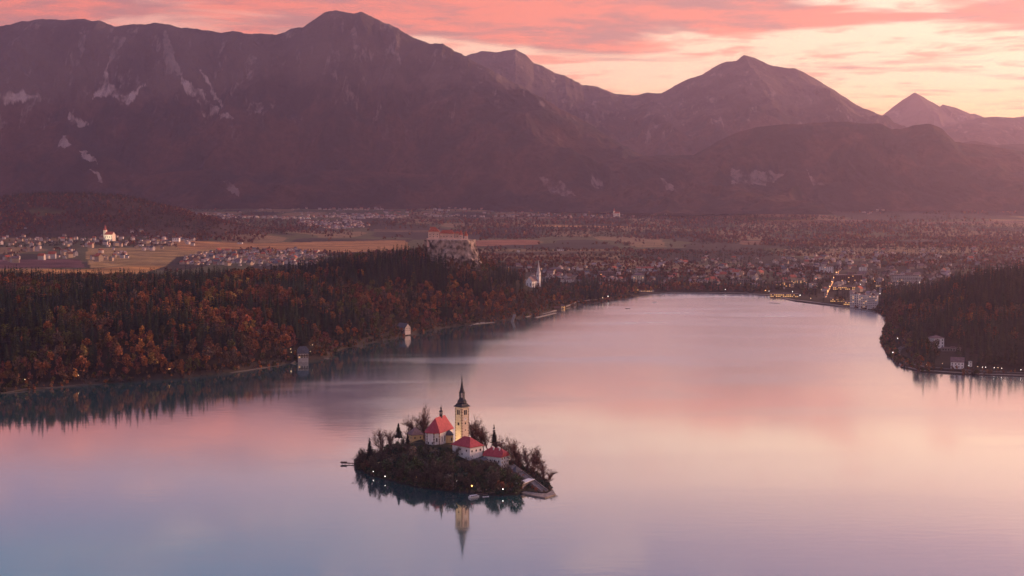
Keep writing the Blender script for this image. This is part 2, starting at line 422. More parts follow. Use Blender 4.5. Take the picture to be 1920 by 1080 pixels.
# ---- ground sheet
rows = np.concatenate([np.exp(np.linspace(math.log(1150), math.log(10500), 560)), np.linspace(10700, 19500, 24)])
cols_ = np.linspace(-.62, .62, 800)
YY, SS = np.meshgrid(rows, cols_, indexing='ij'); XX = SS*YY
ZZ, SD = ground(XX, YY)
PX, PY = proj(XX, YY, ZZ)
def grid_faces(nr, nc):
    i = np.arange((nr-1)*(nc-1)); r = i//(nc-1); c = i % (nc-1); a = r*nc+c
    return np.stack([a, a+1, a+nc+1, a+nc], 1)
gc = np.zeros(XX.shape+(3,)); gc[:] = (.022, .018, .012)
vv = (fbm(XX/60, YY/60, 4, 3)*.5+.5)[..., None]
gc = gc*(.6+.8*vv)
far = sst(YY, 2800, 3600)[..., None]; patch = (vn(XX/260, YY/420, 9)[..., None])
gc = gc*(1-far)+far*np.where(patch > .62, np.array((.21, .135, .07)), np.where(patch > .4, np.array((.085, .080, .040)), np.array((.035, .028, .024))))
vhg = crest(XX, YY, HILLS[3][0], HILLS[3][1]); gc[vhg > 25] = (np.array((.060, .036, .026))*(.6+.8*vv))[vhg > 25]
for poly, c in FIELDS:
    m_ = inside(PX, PY, poly) & (YY > 2500)
    strip = 1+.25*np.sin(YY/23+XX/90)+.2*fbm(XX/50, YY/50, 3, 8)
    gc[m_] = (np.array(c)*strip[..., None])[m_]
shore = (SD > 0) & (SD < 10) & (YY < 2900)
gc[shore] = (.05, .04, .032)
M['ground'] = mat('earth_and_grass', None, .95, .25, .02, attr='Col', spec=.1)
g = link('ground', mesh_np('ground', np.stack([XX, YY, ZZ], -1).reshape(-1, 3), grid_faces(*XX.shape), [M['ground']], gc.reshape(-1, 3), smooth=True))
tag(g, kind='structure')

# ---- water
def water_mat():
    m = bpy.data.materials.new('lake_water'); m.use_nodes = True; m.node_tree.nodes.clear(); T = NT(m.node_tree)
    geo = T.new('ShaderNodeNewGeometry'); pos = geo.outputs['Position']
    # wind-ruffled patches are rougher than the calm ones
    w1 = T.noise(T.vm('MULTIPLY', pos, (.0022, .009, 1)), 1.0, 4, .55, .6)
    px_, py_, pz_ = T.sep(pos)[:3]
    farr = T.m('MULTIPLY', T.sstep(py_, 1050, 1900), T.sstep(T.m('SUBTRACT', px_, T.m('MULTIPLY', T.m('SUBTRACT', py_, 1700), .3)), -260, 60))
    rough = T.m('ADD', T.m('ADD', .05, T.m('MULTIPLY', farr, .17)), T.m('MULTIPLY', T.m('MULTIPLY', T.sstep(w1, .45, .70), .06), T.sstep(px_, -500, -150)))
    b1 = T.noise(T.vm('MULTIPLY', pos, (.05, .16, 1)), 1.0, 3, .5)
    bp = T.new('ShaderNodeBump'); bp.inputs['Strength'].default_value = .10; bp.inputs['Distance'].default_value = .30; T.put(bp.inputs['Height'], b1)
    gl = T.new('ShaderNodeBsdfGlossy'); gl.distribution = 'MULTI_GGX'; gl.inputs[0].default_value = (1, .98, .98, 1)
    T.put(gl.inputs['Roughness'], rough); T.l.new(bp.outputs[0], gl.inputs['Normal'])
    df = T.new('ShaderNodeBsdfDiffuse'); df.inputs[0].default_value = (.012, .090, .100, 1)
    fr = T.new('ShaderNodeFresnel'); fr.inputs[0].default_value = 1.333
    fac = T.m('POWER', fr.outputs[0], .37, clamp=True)
    mx = T.new('ShaderNodeMixShader'); T.put(mx.inputs[0], fac); T.l.new(df.outputs[0], mx.inputs[1]); T.l.new(gl.outputs[0], mx.inputs[2])
    o = T.new('ShaderNodeOutputMaterial'); T.l.new(mx.outputs[0], o.inputs[0]); return m
M['water'] = water_mat()
wx = np.linspace(-2400, 2400, 25); wy = np.linspace(-600, 3300, 21); WX, WY = np.meshgrid(wx, wy)
tag(link('lake_water', mesh_np('lake_water', np.stack([WX, WY, WX*0], -1).reshape(-1, 3), grid_faces(*WX.shape), [M['water']])), kind='structure')

# ---- mountains
def mountain_mat():
    m = bpy.data.materials.new('mountain_slopes'); m.use_nodes = True; m.node_tree.nodes.clear(); T = NT(m.node_tree)
    p = T.new('ShaderNodeBsdfPrincipled'); o = T.new('ShaderNodeOutputMaterial'); T.l.new(p.outputs[0], o.inputs[0])
    geo = T.new('ShaderNodeNewGeometry'); pos = geo.outputs['Position']; X, Y, Z = T.sep(pos)[:3]
    n = T.noise(T.vm('MULTIPLY', pos, (.0022, .0022, .0006)), 1, 7, .62)
    nf = T.noise(T.vm('MULTIPLY', pos, (.02, .02, .02)), 1, 4, .6)
    forest = T.mix(T.sstep(n, .42, .60), (.012, .018, .020), (.080, .038, .026))
    forest = T.mix(T.sstep(nf, .3, .7), T.mix(1.0, forest, (.5, .5, .5), 'MULTIPLY'), forest)
    grass = T.mix(T.sstep(n, .35, .65), (.045, .036, .034), (.105, .078, .066))
    zz = T.m('ADD', Z, T.m('MULTIPLY', T.m('SUBTRACT', n, .5), 900.0))
    c = T.mix(T.sstep(zz, 850, 1150), forest, grass)
    a = T.new('ShaderNodeAttribute', attribute_name='rock'); n2 = T.noise(T.vm('MULTIPLY', pos, (.012, .006, .003)), 1, 5, .65)
    rk = T.m('MULTIPLY', a.outputs['Fac'], T.sstep(n2, .36, .60))
    st = T.noise(T.vm('MULTIPLY', pos, (.010, .004, .0012)), 1, 6, .7)
    auto = T.m('MULTIPLY', T.m('MULTIPLY', T.sstep(st, .56, .68), T.sstep(zz, 600, 900)), .36)
    c = T.mix(T.m('MAXIMUM', rk, auto), c, (.42, .34, .33))
    T.put(p.inputs['Base Color'], c); p.inputs['Roughness'].default_value = .95; p.inputs['Specular IOR Level'].default_value = .05
    b = T.new('ShaderNodeBump'); b.inputs['Distance'].default_value = 45; b.inputs['Strength'].default_value = .6; T.put(b.inputs['Height'], nf)
    T.l.new(b.outputs[0], p.inputs['Normal']); return m
M['mountain'] = mountain_mat()
SCREE = [[(200, 122), (188, 160), (174, 184), (200, 182), (218, 186), (242, 194), (252, 188), (273, 153), (255, 166), (240, 179), (228, 178), (214, 165), (203, 150)],
         [(342, 140), (339, 160), (358, 176), (372, 192), (380, 216), (410, 219), (438, 224), (428, 210), (412, 209), (400, 200), (392, 188), (380, 180), (388, 174), (365, 162), (350, 150)],
         [(374, 132), (380, 134), (420, 206), (413, 208)], [(0, 182), (18, 168), (30, 178), (45, 170), (55, 180), (74, 183), (60, 190), (0, 193)],
         [(118, 255), (124, 255), (133, 272), (112, 277)], [(128, 213), (142, 222), (160, 227), (167, 232), (150, 240), (132, 230)],
         [(150, 283), (165, 287), (178, 295), (184, 306), (165, 301), (150, 290)], [(172, 320), (190, 327), (196, 343), (180, 332)],
         [(415, 338), (440, 345), (452, 370), (435, 363), (425, 350)], [(150, 60), (160, 70), (158, 90), (150, 110), (148, 80)],
         [(308, 60), (318, 62), (325, 110), (345, 140), (312, 135), (305, 100)], [(215, 70), (236, 70), (225, 90), (205, 120), (200, 122), (205, 100)],
         [(1372, 318), (1400, 320), (1470, 322), (1450, 345), (1375, 345)], [(1510, 310), (1520, 330), (1547, 346), (1525, 346)],
         [(1010, 330), (1060, 345), (1080, 366), (1030, 362)], [(1110, 330), (1125, 340), (1131, 352), (1112, 350)], [(1240, 330), (1260, 345), (1270, 362), (1250, 360)],
         [(730, 85), (738, 88), (752, 118), (746, 116)], [(470, 130), (480, 125), (475, 150), (462, 150)], [(475, 195), (490, 190), (492, 212), (480, 214)]]
def mrange(name, sky_pts, Wd, zf, amp, seed, fr=1/900., prof=1.15, spur=1.0, footpts=None, nu=1100, nv=170):
    pts = [AT(px, py, Y) for px, py, Y in sky_pts]
    xs = [p[0] for p in pts]; o_ = np.argsort(xs); xs = np.array(xs)[o_]; ys = np.array([p[1] for p in pts])[o_]; zs = np.array([p[2] for p in pts])[o_]
    u = np.linspace(xs[0], xs[-1], nu); yc = np.interp(u, xs, ys); zc = np.interp(u, xs, zs)
    zc = zc+fbm(u/160, u*0+seed, 4, seed)*amp*.06+(ridged(u/75, u*0+seed, 4, seed+4)-.5)*amp*.10
    v = np.concatenate([np.linspace(0, 1, nv), np.linspace(1.02, 1.6, 14)])
    U, V = np.meshgrid(u, v, indexing='ij'); YC = yc[:, None]; ZC = zc[:, None]
    spx = (vn(U/1400+seed, V*0+3, seed)-.5)*Wd*.7*spur         # foot line winds in and out
    Yv = YC-(Wd+spx)*(1-np.minimum(V, 1))+np.where(V > 1, (V-1)*Wd*1.3, 0)
    f1 = np.minimum(V, 1)
    base = zf+(ZC-zf)*(f1**prof*.75+.25*sst(f1, .1, 1.0))
    base = np.where(V > 1, zf+(ZC-zf)*np.clip(1-(V-1)*1.55, 0, 1)**1.1, base)
    wx_ = U+fbm(U/700, Yv/700, 3, seed+20)*380
    r = ridged(wx_*fr, Yv*fr*.45, 5, seed+1)-.55
    r2 = ridged(wx_*fr*4.1, Yv*fr*1.7, 4, seed+9)-.5
    env = (np.sin(PI*np.clip(f1, 0, 1)**.9)**.8)
    Z = base+(r*amp*2.1+r2*amp*.85)*env*np.where(V > 1, 0, 1)+fbm(U/90, Yv/90, 3, seed+30)*amp*.05*env
    ppx, ppy = proj(U, Yv, Z); rk = np.zeros(U.shape)
    jx = fbm(U/50, Z/50, 4, 77)*7; jy = fbm(U/35, Z/60, 4, 78)*9
    for s in [(p, 1 if i < 4 else (.8 if i < 8 else .42)) for i, p in enumerate(SCREE)]: rk[inside(ppx+jx, ppy+jy, s[0]) & (V < 1)] = s[1]
    f = grid_faces(*U.shape)[:, ::-1]
    o = link(name, mesh_np(name, np.stack([U, Yv, Z], -1).reshape(-1, 3), f, [M['mountain']], attrs={'rock': rk.ravel()}, smooth=True))
    return tag(o, kind='structure')
mrange('mountain_massif', [(-500, 60, 11200), (-250, 42, 11200), (-100, 52, 11200), (0, 49, 11200), (40, 42, 11200), (80, 36, 11200), (120, 38, 11200), (160, 35, 11200), (190, 42, 11200), (216, 50, 11200), (250, 46, 11200), (290, 43, 11200), (315, 45, 11200), (340, 53, 11200), (372, 53, 11200), (415, 62, 11200), (440, 57, 11200), (465, 64, 11200), (520, 65, 11200), (538, 58, 11200), (545, 53, 11200), (570, 48, 11200), (590, 34, 11200), (610, 20, 11200), (628, 17, 11200), (650, 23, 11200), (662, 26, 11200), (678, 22, 11200), (700, 33, 11200), (740, 50, 11150), (780, 72, 11100), (805, 81, 11050), (830, 82, 11000), (855, 96, 10950), (875, 107, 10900), (920, 130, 10750), (980, 163, 10600), (1040, 196, 10450), (1100, 230, 10300), (1150, 262, 10150), (1200, 288, 10000), (1260, 310, 9900), (1330, 340, 9800), (1420, 372, 9700)], 2300, 110, 190, 3)
mrange('mountain_behind', [(780, 150, 14500), (830, 120, 14500), (870, 108, 14500), (884, 101, 14500), (905, 96, 14500), (930, 99, 14500), (945, 96, 14500), (965, 93, 14500), (985, 103, 14500), (1000, 118, 14500), (1020, 124, 14500), (1040, 139, 14500), (1060, 142, 14500), (1090, 159, 14500), (1120, 162, 14500), (1150, 175, 14500), (1185, 179, 14400), (1215, 175, 14300), (1240, 175, 14200), (1262, 163, 14100), (1290, 148, 14000), (1320, 138, 14000), (1345, 122, 14000), (1362, 116, 14000), (1380, 115, 14000), (1395, 104, 14000), (1415, 108, 14000), (1450, 124, 14000), (1490, 128, 14000), (1520, 142, 14000), (1560, 166, 14000), (1600, 192, 14000), (1640, 216, 14000), (1670, 238, 14000), (1720, 268, 14000), (1800, 310, 14000)], 3200, 200, 170, 12)
mrange('mountain_peak', [(1600, 262, 17800), (1640, 232, 17800), (1658, 214, 17800), (1680, 196, 17800), (1700, 182, 17800), (1716, 173, 17800), (1735, 184, 17800), (1762, 200, 17800), (1768, 196, 17800), (1795, 203, 17800), (1820, 214, 17800), (1828, 213, 17800), (1850, 222, 17800), (1900, 245, 17800), (1960, 262, 17800)], 2200, 500, 120, 21, nu=400)
mrange('mountain_ridge', [(1650, 300, 15200), (1700, 270, 15200), (1760, 240, 15200), (1790, 232, 15200), (1830, 222, 15200), (1860, 219, 15200), (1900, 221, 15200), (1920, 218, 15200), (1980, 214, 15200), (2150, 205, 15200), (2400, 235, 15200)], 2500, 300, 100, 25, nu=500)
mrange('foothill_right', [(1770, 270, 11500), (1800, 268, 11500), (1830, 264, 11500), (1860, 272, 11500), (1920, 270, 11500), (2050, 262, 11500), (2300, 280, 11500)], 1500, 200, 90, 29, nu=400)
mrange('foothill_ridge', [(1040, 345, 9600), (1100, 306, 9600), (1160, 296, 9600), (1210, 292, 9600), (1260, 291, 9600), (1300, 291, 9600), (1320, 280, 9600), (1345, 264, 9600), (1380, 249, 9600), (1420, 238, 9600), (1460, 233, 9600), (1500, 233, 9600), (1530, 229, 9600), (1580, 228, 9600), (1610, 232, 9600), (1650, 231, 9600), (1672, 243, 9600), (1690, 241, 9600), (1715, 234, 9600), (1745, 232, 9600), (1765, 240, 9600), (1790, 266, 9600), (1850, 272, 9600), (1920, 284, 9600), (2050, 290, 9600), (2300, 310, 9600)], 1150, 115, 90, 33, fr=1/600.)
mrange('foothill_slopes', [(-400, 330, 9650), (-200, 300, 9650), (0, 290, 9650), (80, 262, 9650), (130, 252, 9650), (200, 290, 9650), (270, 330, 9650), (330, 322, 9650), (400, 318, 9650), (450, 330, 9650), (520, 345, 9650), (600, 318, 9650), (700, 322, 9650), (800, 328, 9650), (880, 300, 9650), (950, 310, 9650), (1020, 322, 9650), (1100, 318, 9650), (1180, 335, 9650), (1300, 350, 9650)], 700, 125, 60, 41, fr=1/450.)
# ------------------------------------------------------------------ trees
def rq(n, s, r):
    """n random leaf-cluster quads of size s around origin"""
    a = r.normal(size=(n, 3)); a /= np.linalg.norm(a, axis=1)[:, None]
    b = np.cross(a, r.normal(size=(n, 3))); b /= np.linalg.norm(b, axis=1)[:, None]
    k = (r.uniform(.55, 1.25, (n, 1))*s/2); a = a*k; b = b*k*r.uniform(.5, 1, (n, 1))
    return np.stack([-a-b*.6, a*.8-b, a+b*.7, -a*.6+b], 1)
def trunk_np(h, r0, col, bend=0, r=None):
    vs = []; k = 5
    for j in range(4):
        t = j/3; rr = r0*(1-t*.85); ox = bend*math.sin(t*2)
        for q in range(k): vs.append((ox+rr*math.cos(2*PI*q/k), rr*math.sin(2*PI*q/k), h*t-(1.5 if j == 0 else 0)))
    f = [(j*k+q, j*k+(q+1) % k, (j+1)*k+(q+1) % k, (j+1)*k+q) for j in range(3) for q in range(k)]
    return np.array(vs), np.array(f), np.tile(np.array(col), (len(vs), 1))
def conifer_np(h, w, layers, per, col, seed, bare=.12, sub=1):
    r = np.random.default_rng(seed); vs = []; cs = []
    for L in range(layers):
        t = (L+r.uniform(-.3, .3))/layers; zc = h*(bare+(1-bare)*t); rad = w*(1-t)**.85*r.uniform(.75, 1.12)+.25
        n = max(4, int(per*(1-t*.6)))
        for k in range(n):
            a = 2*PI*(k+r.uniform(-.35, .35))/n+L; rr = rad*r.uniform(.7, 1.1); dr = rr*r.uniform(.15, .5)
            c, s = math.cos(a), math.sin(a); wd = rr*.30+.25; th = h/layers*.9
            p0 = (0, 0, zc+th*.5); p1 = (c*rr*.55-s*wd, s*rr*.55+c*wd, zc-dr*.4); p2 = (c*rr, s*rr, zc-dr); p3 = (c*rr*.6+s*wd, s*rr*.6-c*wd, zc-dr*.45-.2)
            vs += [p0, p1, p2, p3]; m = r.uniform(.65, 1.5); cs += [tuple(x*m for x in col)]*4
    vs = np.array(vs); f = np.arange(len(vs)).reshape(-1, 4); return vs, f, np.array(cs)
def broad_np(h, w, n, col, seed, leaf=1.6, lobes=7, low=.25):
    r = np.random.default_rng(seed); cen = []
    for k in range(lobes):
        a = r.uniform(0, 2*PI); q = r.uniform(0, .62); t = r.uniform(0, 1)
        cen.append((math.cos(a)*q*w, math.sin(a)*q*w, h*(low+.12)+(h*(1-low-.22))*t*(1-.35*q), w*r.uniform(.36, .60)*(1-.35*t)))
    cen = np.array(cen); k = r.integers(0, lobes, n); d = r.normal(size=(n, 3)); d /= np.linalg.norm(d, axis=1)[:, None]
    p = cen[k, :3]+d*(cen[k, 3:4]*r.uniform(.55, 1.08, (n, 1)))*np.array((1, 1, 1.15)); p[:, 2] = np.clip(p[:, 2], h*.10, h)
    v = p[:, None, :]+rq(n, leaf, r); m = r.uniform(.5, 1.6, n)*(.85+.3*r.uniform(size=lobes)[k])
    hue = 1+r.normal(size=(n, 3))*.08
    c = np.repeat(np.array(col)[None]*m[:, None]*hue, 4, 0)
    return v.reshape(-1, 3), np.arange(n*4).reshape(-1, 4), np.clip(c, 0, 1)
def bare_np(h, w, seed, col=(.085, .045, .045), lv=3, kids=7, tw=260, upright=.5, twc=(.15, .080, .066)):
    r = np.random.default_rng(seed); vs = []; f = []; ends = []
    def seg(a, b, ra, rb):
        d = b-a; L = np.linalg.norm(d)+1e-6; d = d/L; u = np.cross(d, (0.3, .2, .9)); u /= np.linalg.norm(u)+1e-9; v = np.cross(d, u); o = len(vs)
        for p, q in ((a, ra), (b, rb)):
            for k in range(3): t = 2*PI*k/3; vs.append(p+u*math.cos(t)*q+v*math.sin(t)*q)
        for k in range(3): f.append((o+k, o+(k+1) % 3, o+3+(k+1) % 3, o+3+k))
    def grow(a, d, L, rad, lev):
        n = 3; p = a
        for j in range(n):
            d = d+r.normal(size=3)*.16+np.array((0, 0, .06)); d /= np.linalg.norm(d); q = p+d*L/n
            seg(p, q, rad*(1-j/n*.6), rad*(1-(j+1)/n*.6)); 
            if lev >= 1: ends.append((q, d))
            if lev < lv:
                for _ in range(kids if lev == 0 and j > 0 else (3 if lev else 1)):
                    dd = d*upright+r.normal(size=3)*.42; dd[2] = abs(dd[2])*.7+.34; dd /= np.linalg.norm(dd)
                    grow(p+(q-p)*r.uniform(.2, 1), dd, L*r.uniform(.38, .58)*(w if lev == 0 else 1), rad*.42, lev+1)
            p = q
        ends.append((p, d))
    grow(np.array((0, 0, -1.0)), np.array((0, 0, 1.0)), h*.8, h*.016+.08, 0)
    vs = np.array(vs); f = np.array(f); cs = np.tile(np.array(col), (len(vs), 1))*r.uniform(.7, 1.3, (len(vs), 1))
    E = [ends[i] for i in r.integers(0, len(ends), tw)]; tv = []
    for p, d in E:
        dd = d+r.normal(size=3)*.7; dd /= np.linalg.norm(dd); s = r.normal(size=3)*.075; L = r.uniform(.6, 1.5)
        tv += [p-s, p+s, p+dd*L+s*.2, p+dd*L-s*.2]
    tv = np.array(tv); return vs, f, cs, tv, np.arange(len(tv)).reshape(-1, 4), np.tile(np.array(twc), (len(tv), 1))*r.uniform(.5, 1.6, (len(tv)//4, 1)).repeat(4, 0)
def me_of(name, t): return mesh_np(name, t[0], t[1], [M['leaf']], t[2])
def scatter(name, protos, idx, X, Y, Z, S, rot, tint=None):
    """many small trees of an uncountable wood as one mesh"""
    V = []; Fc = []; C = []; off = 0
    for k, (pv_, pf, pc) in enumerate(protos):
        q = np.where(idx == k)[0]
        if not len(q): continue
        c, s = np.cos(rot[q])[:, None], np.sin(rot[q])[:, None]; sc = S[q][:, None]
        x = (pv_[None, :, 0]*c-pv_[None, :, 1]*s)*sc+X[q][:, None]; y = (pv_[None, :, 0]*s+pv_[None, :, 1]*c)*sc+Y[q][:, None]; zz = pv_[None, :, 2]*sc+Z[q][:, None]
        V.append(np.stack([x, y, zz], -1).reshape(-1, 3)); n = len(pv_)
        Fc.append((pf[None]+(np.arange(len(q))*n)[:, None, None]+off).reshape(-1, 4)); off += n*len(q)
        cc = np.repeat(pc[None], len(q), 0)
        if tint is not None: cc = cc*tint[q][:, None, :]
        C.append(cc.reshape(-1, 3))
    return link(name, mesh_np(name, np.concatenate(V), np.concatenate(Fc), [M['leaf']], np.concatenate(C)))

BC = {'rust': (.29, .115, .050), 'brown': (.165, .090, .050), 'orange': (.52, .235, .065), 'maroon': (.19, .070, .055), 'olive': (.105, .098, .038), 'ochre': (.34, .21, .070), 'grey brown': (.125, .088, .068)}
CC = {'black green': (.008, .017, .017), 'dark green': (.013, .026, .020), 'mossy green': (.030, .036, .018)}
bk = list(BC); ck = list(CC)
BN = []; CN = []
for i, k in enumerate(bk):
    for s in range(2): BN.append((k, broad_np(17+4*s, 5.8+.9*s, 190, BC[k], 100+i*7+s, leaf=1.8)))
for i, k in enumerate(ck):
    for s in range(2): CN.append((k, conifer_np(24+5*s, 4.6+.6*s, 14, 10, CC[k], 200+i*7+s)))
TALL = [('pale brown', broad_np(26, 3.2, 120, (.16, .075, .045), 301, leaf=1.4, low=.35)), ('dull green', broad_np(25, 3.6, 120, (.05, .045, .02), 302, leaf=1.4, low=.3))]

# forest on the slopes round the lake: jittered grid over the land
def candidates(x0, x1, y0, y1, st):
    gx, gy = np.meshgrid(np.arange(x0, x1, st), np.arange(y0, y1, st)); gx = gx.ravel()+rng.uniform(-.45, .45, gx.size)*st; gy = gy.ravel()+rng.uniform(-.45, .45, gy.size)*st
    k = np.abs(gx) < gy*.50; return gx[k], gy[k]
X1, Y1 = candidates(-1250, 1250, 1380, 3050, 10.2)
Z1, S1 = ground(X1, Y1)
P1x, P1y = proj(X1, Y1, Z1)
CLEAR = [  # places kept free of trees, as seen: (polygon, min Y, max Y)
    ([(556, 668), (556, 650), (582, 650), (583, 670)], 0, 2100), ([(745, 618), (745, 606), (770, 606), (772, 622)], 0, 2300),
    ([(806, 448), (878, 448), (880, 455), (890, 475), (895, 506), (876, 504), (852, 490), (838, 490), (828, 470), (806, 456)], 2300, 2600),
    ([(1738, 655), (1738, 638), (1772, 640), (1830, 660), (1830, 680), (1770, 684)], 0, 2000),
    ([(1672, 682), (1672, 655), (1688, 648), (1705, 672), (1730, 690), (1920, 700), (1920, 690), (1730, 682), (1712, 682), (1712, 700), (1672, 700)], 0, 2100),
    ([(1536, 564), (1540, 545), (1552, 518), (1566, 500), (1590, 500), (1574, 530), (1566, 564)], 2400, 3800), ([(460, 545), (462, 534), (505, 530), (500, 548)], 0, 2900)]
ok = S1 > 1.5
BCLR = [[(980, 556), (982, 515), (1016, 512), (1018, 550)], [(1664, 540), (1668, 505), (1730, 505), (1730, 542)], [(1562, 555), (1562, 508), (1622, 508), (1624, 552)], [(1046, 538), (1046, 515), (1082, 515), (1082, 538)], [(1185, 536), (1185, 506), (1210, 506), (1210, 536)], [(1590, 590), (1590, 545), (1652, 545), (1652, 590)], [(1440, 566), (1440, 545), (1502, 545), (1502, 566)], [(1484, 538), (1484, 520), (1514, 520), (1514, 538)]]
for poly in BCLR: ok &= ~(inside(P1x, P1y, poly) & (Y1 > 2350))
for poly, a, b in CLEAR: ok &= ~(inside(P1x, P1y, poly) & (Y1 > a) & (Y1 < b))
for poly, c in FIELDS: ok &= ~(inside(P1x, P1y, poly) & (Y1 > 2500))
tw_ = inside(P1x, P1y, TOWNS['lake']) & (Y1 > 2500); ok &= ~(tw_ & (rng.uniform(size=X1.size) < .60))
ok &= ~((Y1 > 2500) & (P1x > 870) & (P1x < 1640) & (S1 < 14))
ok &= ~((P1x > 1440) & (P1x < 1650) & (Y1 > 2480) & (Y1 < 2800) & (rng.uniform(size=X1.size) < .85))
# the far side of the crests is out of sight from the lake: thin it
back = (X1 < -360) & (Y1 > 2420) | (X1 > -360) & (X1 < -50) & (Y1 > 2620)
ok &= ~(back & (rng.uniform(size=X1.size) < .6))
X1, Y1, Z1, S1 = X1[ok], Y1[ok], Z1[ok], S1[ok]
n_ = len(X1)
stand = vn(X1/75, Y1/75, 41)*.6+vn(X1/28, Y1/28, 42)*.4        # stands of conifers among the broadleaves
lvl = np.full(n_, .50)
lvl[(X1 < -360)] = .50; lvl[(X1 > -430) & (X1 < -60) & (Y1 > 2180)] = .50; lvl[(X1 > 560)] = .36
lvl[(X1 < -480) & (Y1 > 1980)] = .44; lvl[(X1 < -560) & (Y1 > 1900)] = .60; lvl[(X1 > -420) & (X1 < -290) & (Y1 > 2330)] = .25; lvl[S1 < 30] = .72
con = stand > lvl+rng.uniform(-.06, .06, n_)
tall = (~con) & (rng.uniform(size=n_) < .22)
hue = vn(X1/110, Y1/110, 51)
bi = np.zeros(n_, int)
order = ['olive', 'grey brown', 'brown', 'rust', 'brown', 'maroon', 'rust', 'orange', 'ochre']
pick = np.clip((hue*8.5+rng.normal(size=n_)*1.5), 0, 8).astype(int)
pick[X1 > 500] = np.where(rng.uniform(size=(X1 > 500).sum()) < .7, np.minimum(pick[X1 > 500], 2), pick[X1 > 500])
pick[(pick == 7) & (rng.uniform(size=n_) < .6)] = 3
bi = np.array([bk.index(order[p]) for p in pick])*2+rng.integers(0, 2, n_)
ci = rng.integers(0, len(CN), n_)
idx1 = np.where(con, ci+len(BN), np.where(tall, len(BN)+len(CN)+rng.integers(0, 2, n_), bi))
for k_, t_ in BN: t_[2][:] *= .88
protos = [p[1] for p in BN]+[p[1] for p in CN]+[p[1] for p in TALL]; pname = [p[0] for p in BN]+[p[0] for p in CN]+[p[0] for p in TALL]
scl = rng.uniform(.55, 1.2, n_); scl[S1 < 14] *= .8; scl *= 1.08; scl[(X1 > -60) & (Y1 > 2400)] *= .8
scl[(X1 > 500) & (Y1 < 2050) & (S1 < 30)] *= .38
rot1 = rng.uniform(0, 6.28, n_)
nearness = np.where(np.abs(X1/Y1) < .375, Y1-S1*0, 9e9)
single = np.zeros(n_, bool)
for kk, sel in (('c', con), ('b', ~con & ~tall), ('t', tall)):
    q = np.where(sel)[0]; q = q[np.argsort(nearness[q]+S1[q]*1.5)][:{'c': 290, 'b': 240, 't': 55}[kk]]; single[q] = True
pme = []
for k, (t, nm) in enumerate(zip(protos, pname)):
    h = t[0][:, 2].max(); tr = trunk_np(h*.8, .32, (.06, .042, .036)); pme.append((me_of('crown', t), me_of('trunk', tr)))
def zone(x, y):
    if x < -360 and x < -.20*y: return 'left shore below the wooded hill', 'left'
    if x < 60: return 'wooded bank below the castle', 'castle'
    return 'wooded slope on the right shore', 'right'
def landmark(x, y):
    if x > 500: return 'behind the white villa' if x > 600 else 'on the headland above the shore road'
    px = 960+F*x/y
    if px < 150: return 'at the far left of the shore path'
    if px < 330: return 'on the bank left of the shore path lamps'
    if px < 540: return 'on the bank left of the alpine villa'
    if px < 640: return 'around the alpine villa on the left shore'
    if px < 780: return 'near the grey roofed shore house'
    return 'on the bank below the castle rock'
for i in np.where(single)[0]:
    k = idx1[i]; isc = len(BN) <= k < len(BN)+len(CN); nm = pname[k]; zn, zs = zone(X1[i], Y1[i]); lm = landmark(X1[i], Y1[i])
    big = 'tall' if scl[i] > .9 else ('mid-sized' if scl[i] > .7 else 'low')
    lab = ('%s %s spruce %s' if isc else ('%s slender %s tree %s' if k >= len(BN)+len(CN) else '%s round %s broadleaf tree %s')) % (big, nm, lm)
    e = empty('spruce_tree' if isc else ('birch_tree' if k >= len(BN)+len(CN) else 'autumn_tree'), (X1[i], Y1[i], Z1[i]), rot1[i], lab, 'tree', '%s %s trees %s' % (big, nm, lm))
    e.scale = (scl[i],)*3
    link('crown', pme[k][0], e); link('trunk', pme[k][1], e)
st_ = ~single
tints = rng.uniform(.7, 1.3, (n_, 1))*(1+rng.normal(size=(n_, 3))*.05)
tf = [np.concatenate([a, b]) if j != 1 else np.concatenate([a, b+0]) for j, (a, b) in enumerate(zip((0,), (0,)))] if 0 else None
tag(scatter('forest', protos, idx1[st_], X1[st_], Y1[st_], Z1[st_], scl[st_], rot1[st_], tints[st_]), kind='stuff')

# undergrowth hanging over the waterline
LB = [broad_np(6, 3.4, 60, BC[k], 470+i, leaf=1.5, lobes=5, low=.0) for i, k in enumerate(('olive', 'brown', 'grey brown', 'rust'))]+[broad_np(6, 3.4, 60, (.03, .035, .02), 480, leaf=1.5, lobes=5, low=0)]
ux = []; uy = []
for i in range(1, len(SH)):
    (ax_, ay_), (bx_, by_) = LAKE[i-1], LAKE[i]; L_ = math.hypot(bx_-ax_, by_-ay_); nx_, ny_ = -(by_-ay_)/L_, (bx_-ax_)/L_
    if 1190 < SH[i][0] < 1640 or (SH[i][0] > 1690 and i % 2): continue
    for k in range(int(L_/2.0)):
        t = random.random(); o_ = random.uniform(.3, 16); ux.append(ax_+(bx_-ax_)*t+nx_*o_); uy.append(ay_+(by_-ay_)*t+ny_*o_)
ux = np.array(ux); uy = np.array(uy); uz, us = ground(ux, uy); k_ = us > .3; ux, uy, uz = ux[k_], uy[k_], uz[k_]; m_ = len(ux)
tag(scatter('shore_undergrowth', LB, rng.integers(0, 5, m_), ux, uy, uz-.4, rng.uniform(.5, 1.15, m_), rng.uniform(0, 6.28, m_), rng.uniform(.6, 1.4, (m_, 1))*np.ones((1, 3))), kind='stuff')

